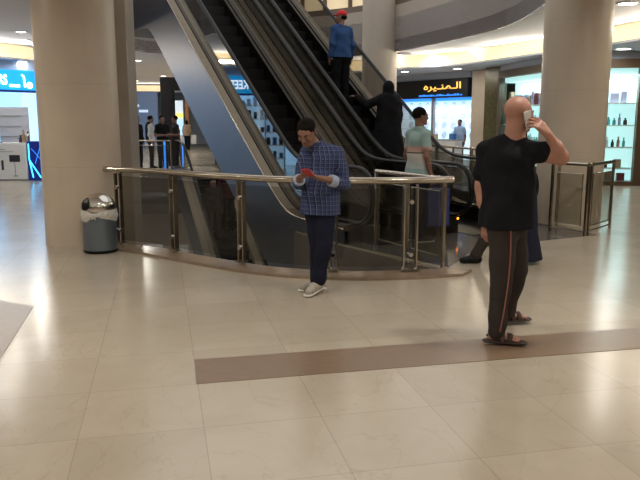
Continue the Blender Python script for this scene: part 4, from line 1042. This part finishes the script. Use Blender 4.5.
# ------------------------------------------------------------ people in the scene
def smartphone(loc, R, m, label, w_=0.072, h_=0.145, d_=0.009):
    t = empty('smartphone', loc, 0, label, 'phone'); Rm = Matrix([list(map(float, r)) for r in R]).to_4x4()
    t.matrix_basis = Matrix.Translation(loc) @ Rm
    MB().box(-w_/2, w_/2, -d_/2, d_/2, -h_/2, h_/2, 0.003).build('case', m, t)
    MB().box(-w_/2+0.004, w_/2-0.004, d_/2, d_/2+0.0006, -h_/2+0.006, h_/2-0.006).build('screen', 'black', t)
    return t
# bald man on the phone, seen from behind
yaw = math.radians(148); R_ = head_frame(yaw)
J = dict(yaw=yaw, hyaw=math.radians(122), hpitch=0.05, hroll=0.0, hscale=1.08,
    pelvis=V(-0.02, 0.03, 0.93), chest=V(-0.03, 0.02, 1.30), neck=V(0.01, 0.02, 1.465), head=V(0.035, 0.03, 1.635), armg=1.25, slv_r=0.22, slw=0.92, neckr=1.25,
    sh_l=V(-0.165, 0.12, 1.385), el_l=V(-0.178, 0.12, 1.12), wr_l=V(-0.155, 0.05, 0.89),
    sh_r=V(0.135, -0.06, 1.385), el_r=V(0.315, -0.05, 1.345), wr_r=V(0.205, -0.11, 1.50),
    hip_l=V(0.04, 0.09, 0.90), kn_l=V(0.13, 0.22, 0.50), an_l=V(0.13, 0.45, 0.105),
    hip_r=V(-0.06, -0.05, 0.90), kn_r=V(-0.06, -0.05, 0.49), an_r=V(-0.075, -0.05, 0.095),
    toe_r=V(1, -0.22, 0), toe_l=V(1, 0.25, 0),
    hand_l=dict(f=V(0.0, -0.15, -1), n=V(0.6, 0.3, 0), t=V(0.5, 0.8, 0), curl=0.55),
    hand_r=dict(f=V(-0.72, 0.0, 0.70), n=V(-0.45, 0.75, -0.35), t=V(0.4, 0.5, 0.75), curl=0.42, thumb=0.9), handscale=1.14, flare=0.95)
def ex(P, J):
    pts = [J['hip_r']+V(0.02, -0.120, -0.02), J['hip_r']*0.5+J['kn_r']*0.5+V(0.03, -0.106, 0), J['kn_r']+V(0.03, -0.085, 0), J['kn_r']*0.5+J['an_r']*0.5+V(0.02, -0.080, 0), J['an_r']+V(0.005, -0.072, 0.02)]
    pts = spline([tuple(p) for p in pts], 5)
    MB().tube(pts, (0.005, 0.004), 8).build('side_stripe', 'stripe', P, smooth=True)
person('p', (1.35, 4.92, 0), 'bald man in a black T-shirt seen from behind, holding a phone to his ear', J, vox=0.0065, skin='skin3', top='cloth_black', bottom='cloth_dark', hairstyle='bald', hem=0.85, girth=1.07, shoes='sandal', belly=1, extra=ex, top_name='t_shirt')
Rh = head_frame(math.radians(122), 0.05)
ph_up = nrm(Rh[:, 2]*0.9+Rh[:, 1]*0.35); ph_n = -Rh[:, 0]; ph_w = nrm(np.cross(ph_n, ph_up)); ph_up = np.cross(ph_w, ph_n)
pc = V(1.35, 4.92, 0)+V(0.035, 0.03, 1.635)-Rh[:, 0]*0.100+Rh[:, 1]*0.012+Rh[:, 2]*(-0.035)
smartphone(Vector(pc), np.stack([ph_w, -ph_n, ph_up], 1), 'phone', 'pale smartphone held against the ear of the bald man', 0.068, 0.125)

# man in the plaid shirt looking at his phone
yaw = math.radians(-28)
J = dict(yaw=yaw, hyaw=math.radians(-22), hpitch=math.radians(36), hroll=0.0, hscale=0.98,
    pelvis=V(0.03, 0.04, 0.90), chest=V(0.035, 0.03, 1.21), neck=V(-0.03, 0.0, 1.375), neckcut=0.068, head=V(-0.10, -0.06, 1.492),
    sh_l=V(0.185, -0.05, 1.315), el_l=V(0.245, -0.05, 1.03), wr_l=V(0.03, -0.225, 1.095),
    sh_r=V(-0.11, 0.10, 1.315), el_r=V(-0.175, 0.04, 1.03), wr_r=V(-0.16, -0.19, 1.10),
    hip_l=V(0.085, -0.0, 0.86), kn_l=V(0.065, -0.03, 0.47), an_l=V(0.0, 0.0, 0.125),
    hip_r=V(-0.045, 0.06, 0.86), kn_r=V(-0.01, 0.06, 0.47), an_r=V(0.0, 0.14, 0.09),
    toe_l=V(-0.55, -0.8, 0), toe_r=V(-0.95, -0.35, 0), footpitch_l=0.18, flare=1.22,
    hand_l=dict(f=V(-0.85, -0.35, 0.22), n=V(-0.15, 0.25, 0.9), t=V(-0.2, 0.9, 0.3), curl=0.62, thumb=1.0),
    hand_r=dict(f=V(0.45, -0.75, 0.25), n=V(0.1, 0.2, 0.95), t=V(0.9, 0.5, 0), curl=0.62, thumb=1.0), handscale=0.92)
def ex(P, J):
    for sd in ('l', 'r'):
        e, w_ = J['el_'+sd], J['wr_'+sd]
        a_ = e+(w_-e)*0.40; b_ = e+(w_-e)*0.62
        MB().tube([a_, (a_+b_)/2, b_], [0.052, 0.056, 0.053], 20).build('cuff', 'cuff', P, smooth=True)
    # collar
    nk = J['neck']; pts = []
    R = head_frame(J['yaw'])
    for k in range(13):
        a = math.radians(-140+280*k/12); pts.append(tuple(nk+V(0, 0, 0.035)+R[:, 0]*0.070*math.sin(a)+R[:, 1]*0.072*math.cos(a)-V(0, 0, 0.03)*(abs(a)/2.4)**2))
    MB().tube(pts, (0.012, 0.020), 10).build('collar', 'plaid', P, smooth=True)
    for z in (0.92, 1.0, 1.08, 1.16, 1.24):
        pass
person('p', (-0.02, 6.38, 0), 'man in a blue plaid shirt and jeans looking down at his phone', J, vox=0.0065, skin='skin2', top='plaid', bottom='denim', shoe='sneaker', hairstyle='short', sleeve='rolled', hem=0.745, girth=0.95, extra=ex, top_name='plaid_shirt')
pu = nrm(V(-0.35, -0.75, 0.45)); pn = nrm(V(0.1, 0.5, 0.85)); pw = nrm(np.cross(pn, pu)); pn = np.cross(pu, pw)
smartphone(Vector((-0.02-0.085, 6.38-0.30, 1.150)), np.stack([pw, pn, pu], 1), 'phonered', 'small red cased smartphone held in both hands by the man in plaid')

# man in the pale striped polo with a blue bag
J = stand(H=1.76, yaw=math.radians(118), hyaw=math.radians(112))
J['wr_l'] = J['sh_l']+V(0.10, 0.02, -0.54)
person('p', (1.29, 9.25, 0), 'man in a mint striped polo shirt behind the end of the curved railing', J, vox=0.009, skin='skin2', top='polo', bottom='denim', hem=0.80, girth=0.98, top_name='polo_shirt')
bg = empty('shopping_bag', (1.29+0.25, 9.25-0.12, 0.22), math.radians(12), 'blue shopping bag hanging from the hand of the man in the striped polo', 'bag')
b_ = MB().box(-0.15, 0.15, -0.05, 0.05, 0, 0.50, 0.015); 
for v in b_.bm.verts:
    if v.co.z < 0.1: v.co.y *= 1.35
b_.build('body', 'bag_blue', bg)
for y in (-0.045, 0.045): MB().tube([(-0.07, y, 0.49), (-0.04, y, 0.60), (0.04, y, 0.60), (0.07, y, 0.49)], 0.005, 6).build('handle', 'bag_blue', bg)

def step_top(s, s1=8.80):
    k = math.floor((s-s1)/0.32); return g(s1+0.32*k+0.16, 9.3)+0.008
def esc_pos(L, s): p = LS(L, s); return (p[0], p[1], step_top(s))
# woman in black on the escalator
yaw = math.radians(-152)
J = stand(H=1.56, yaw=yaw, hyaw=math.radians(-160)); J['el_l'] = V(-0.36, -0.02, 1.16); J['wr_l'] = V(-0.56, 0.10, 1.30)
J['hand_l'] = dict(f=V(-0.6, 0.4, 0.15), n=V(0, 0, -1), t=V(0.3, 0.8, 0), curl=0.4)
J['an_l'][2] = J['an_r'][2] = 0.09
person('p', esc_pos(7.24, 10.10), 'woman in a black robe and headscarf holding the escalator handrail', J, vox=0.010, skin='skin2', top='cloth_black', bottom='cloth_black', hairstyle='scarf', hair='cloth_black', sleeve='long', robe=True, hem=0.7, girth=1.3, top_name='robe_top')
# man in red cap further up
J = stand(H=1.80, yaw=math.radians(-150), hyaw=math.radians(-112)); J['kn_l'] = J['kn_l']+V(0, 0.02, 0)
person('p', esc_pos(7.42, 11.95), 'man in a blue shirt and red cap riding up the right escalator', J, vox=0.010, skin='skin2', top='cloth_blue', bottom='cloth_black', hairstyle='cap', hem=0.92, sleeve='long', girth=1.0)
# passer-by behind the bald man
J = stand(H=1.62, yaw=math.radians(-95), hyaw=math.radians(-95)); J['an_l'] = V(-0.42, 0.0, 0.09); J['kn_l'] = V(-0.22, 0.0, 0.46); J['an_r'] = V(0.05, 0.08, 0.09); J['toe_l'] = V(-1, 0, 0); J['toe_r'] = V(-1, 0, 0)
def ex(P, J):
    T = SDF(); T.cap(V(0.02, 0, 0.95), V(0.12, 0.02, -0.05), 0.17, 0.23, k=0.03, q=0.8, f=V(0, 1, 0)); T.cut((0, 0, 0.04), (0, 0, -1)); T.disp = folds(0.007, 4, 3, 30)
    me = T.mesh('long_coat', 0.012); link('long_coat', me, 'cloth_navy', P)
person('p', (2.18, 7.78, 0), 'person in a long navy robe walking left, mostly hidden behind the bald man', J, vox=0.010, skin='skin2', top='cloth_navy', bottom='cloth_dark', hairstyle='scarf', hair='cloth_navy', sleeve='long', hem=0.80, extra=ex)
# people beyond the far railing
far = [(-5.70, 22.05, 'cloth_black', 'cloth_black', 60, 'person in black at the far railing, the leftmost of four, next to the stone pier', 'short', 'long'),
       (-5.60, 23.4, 'cloth_white', 'cloth_dark', 100, 'person with a white top and dark waistcoat walking behind the far railing', 'short', 'long'),
       (-4.96, 22.25, 'cloth_black', 'cloth_dark', 40, 'man in dark short sleeves looking at his hands beside the blue reflection strip', 'short', 'short'),
       (-4.62, 22.65, 'cloth_dark', 'cloth_dark', -60, 'person in dark brown facing the man beside the blue reflection strip', 'short', 'short')]
for x, y, tp, bt, yw, lab, hr_, sl_ in far:
    J = stand(H=1.74, yaw=math.radians(yw))
    if 'hands' in lab or 'facing the man' in lab:
        fw = -head_frame(math.radians(yw))[:, 1]
        for sd in ('l', 'r'): J['wr_'+sd] = J['chest']+fw*0.30+V(0, 0, -0.16)
    P = person('p', (x, y, 0), lab, J, vox=0.018, skin='skin2', top=tp, bottom=bt, hairstyle=hr_, sleeve=sl_, hem=0.9)
    if 'waistcoat' in lab:
        R = head_frame(math.radians(yw)); T = SDF(); T.cap(V(0, 0, 1.0)+R[:, 1]*0.05, V(0, 0, 1.36)+R[:, 1]*0.05, 0.19, 0.19, q=0.62, f=R[:, 1]); link('waistcoat', T.mesh('waistcoat', 0.018), 'cloth_black', P)
J = stand(H=1.58, yaw=math.radians(170), stride=0.10)
person('p', (-7.25, 38.6, 0), 'woman in a beige top walking away down the far corridor with white bags', J, vox=0.018, skin='skin2', top='cloth_beige', bottom='cloth_black', hairstyle='long', hair='hair', sleeve='long', hem=0.75, girth=1.15)
for sx_, lb in ((-0.36, 'left'), (0.36, 'right')):
    o = MB().box(-0.16, 0.16, -0.06, 0.06, 0, 0.50, 0.03).build('plastic_bag', 'bag_white'); o.location = (-7.25+sx_, 38.6, 0.30); tag(o, 'white plastic bag in the %s hand side of the woman in beige down the corridor' % lb, 'bag')
def lower(s, off, tp, bt, hairs, hc, lab, H=1.68):
    c = ct+CD*s+Vector((CNv.x, CNv.y))*(-off); k = math.floor((s+0.2)/0.32); z = gc(-0.2+0.32*k+0.16)+0.003
    J = stand(H=H, yaw=math.radians(20)); person('p', (c.x, c.y, z), lab, J, vox=0.012, skin='skin2', top=tp, bottom=bt, hairstyle=hairs, hair=hc, sleeve='long', hem=0.85)
lower(2.75, -0.30, 'cloth_dark', 'cloth_dark', 'short', 'hair', 'dark haired person going down the far escalator, seen above the curved handrail')
lower(2.40, 0.20, 'cloth_maroon', 'cloth_black', 'scarf', 'cloth_maroon', 'person in a maroon scarf going down the far escalator beside the grey cladding', 1.72)
J = stand(H=1.62, yaw=math.radians(-40))
person('p', (4.85, 24.6, 0), 'shop attendant in a pale blue top inside the gold signed shop', J, vox=0.018, skin='skin2', top=mat('pale_blue_cloth', (150, 175, 205), rough=0.8), bottom='cloth_dark', hairstyle='short', sleeve='short', hem=0.85)
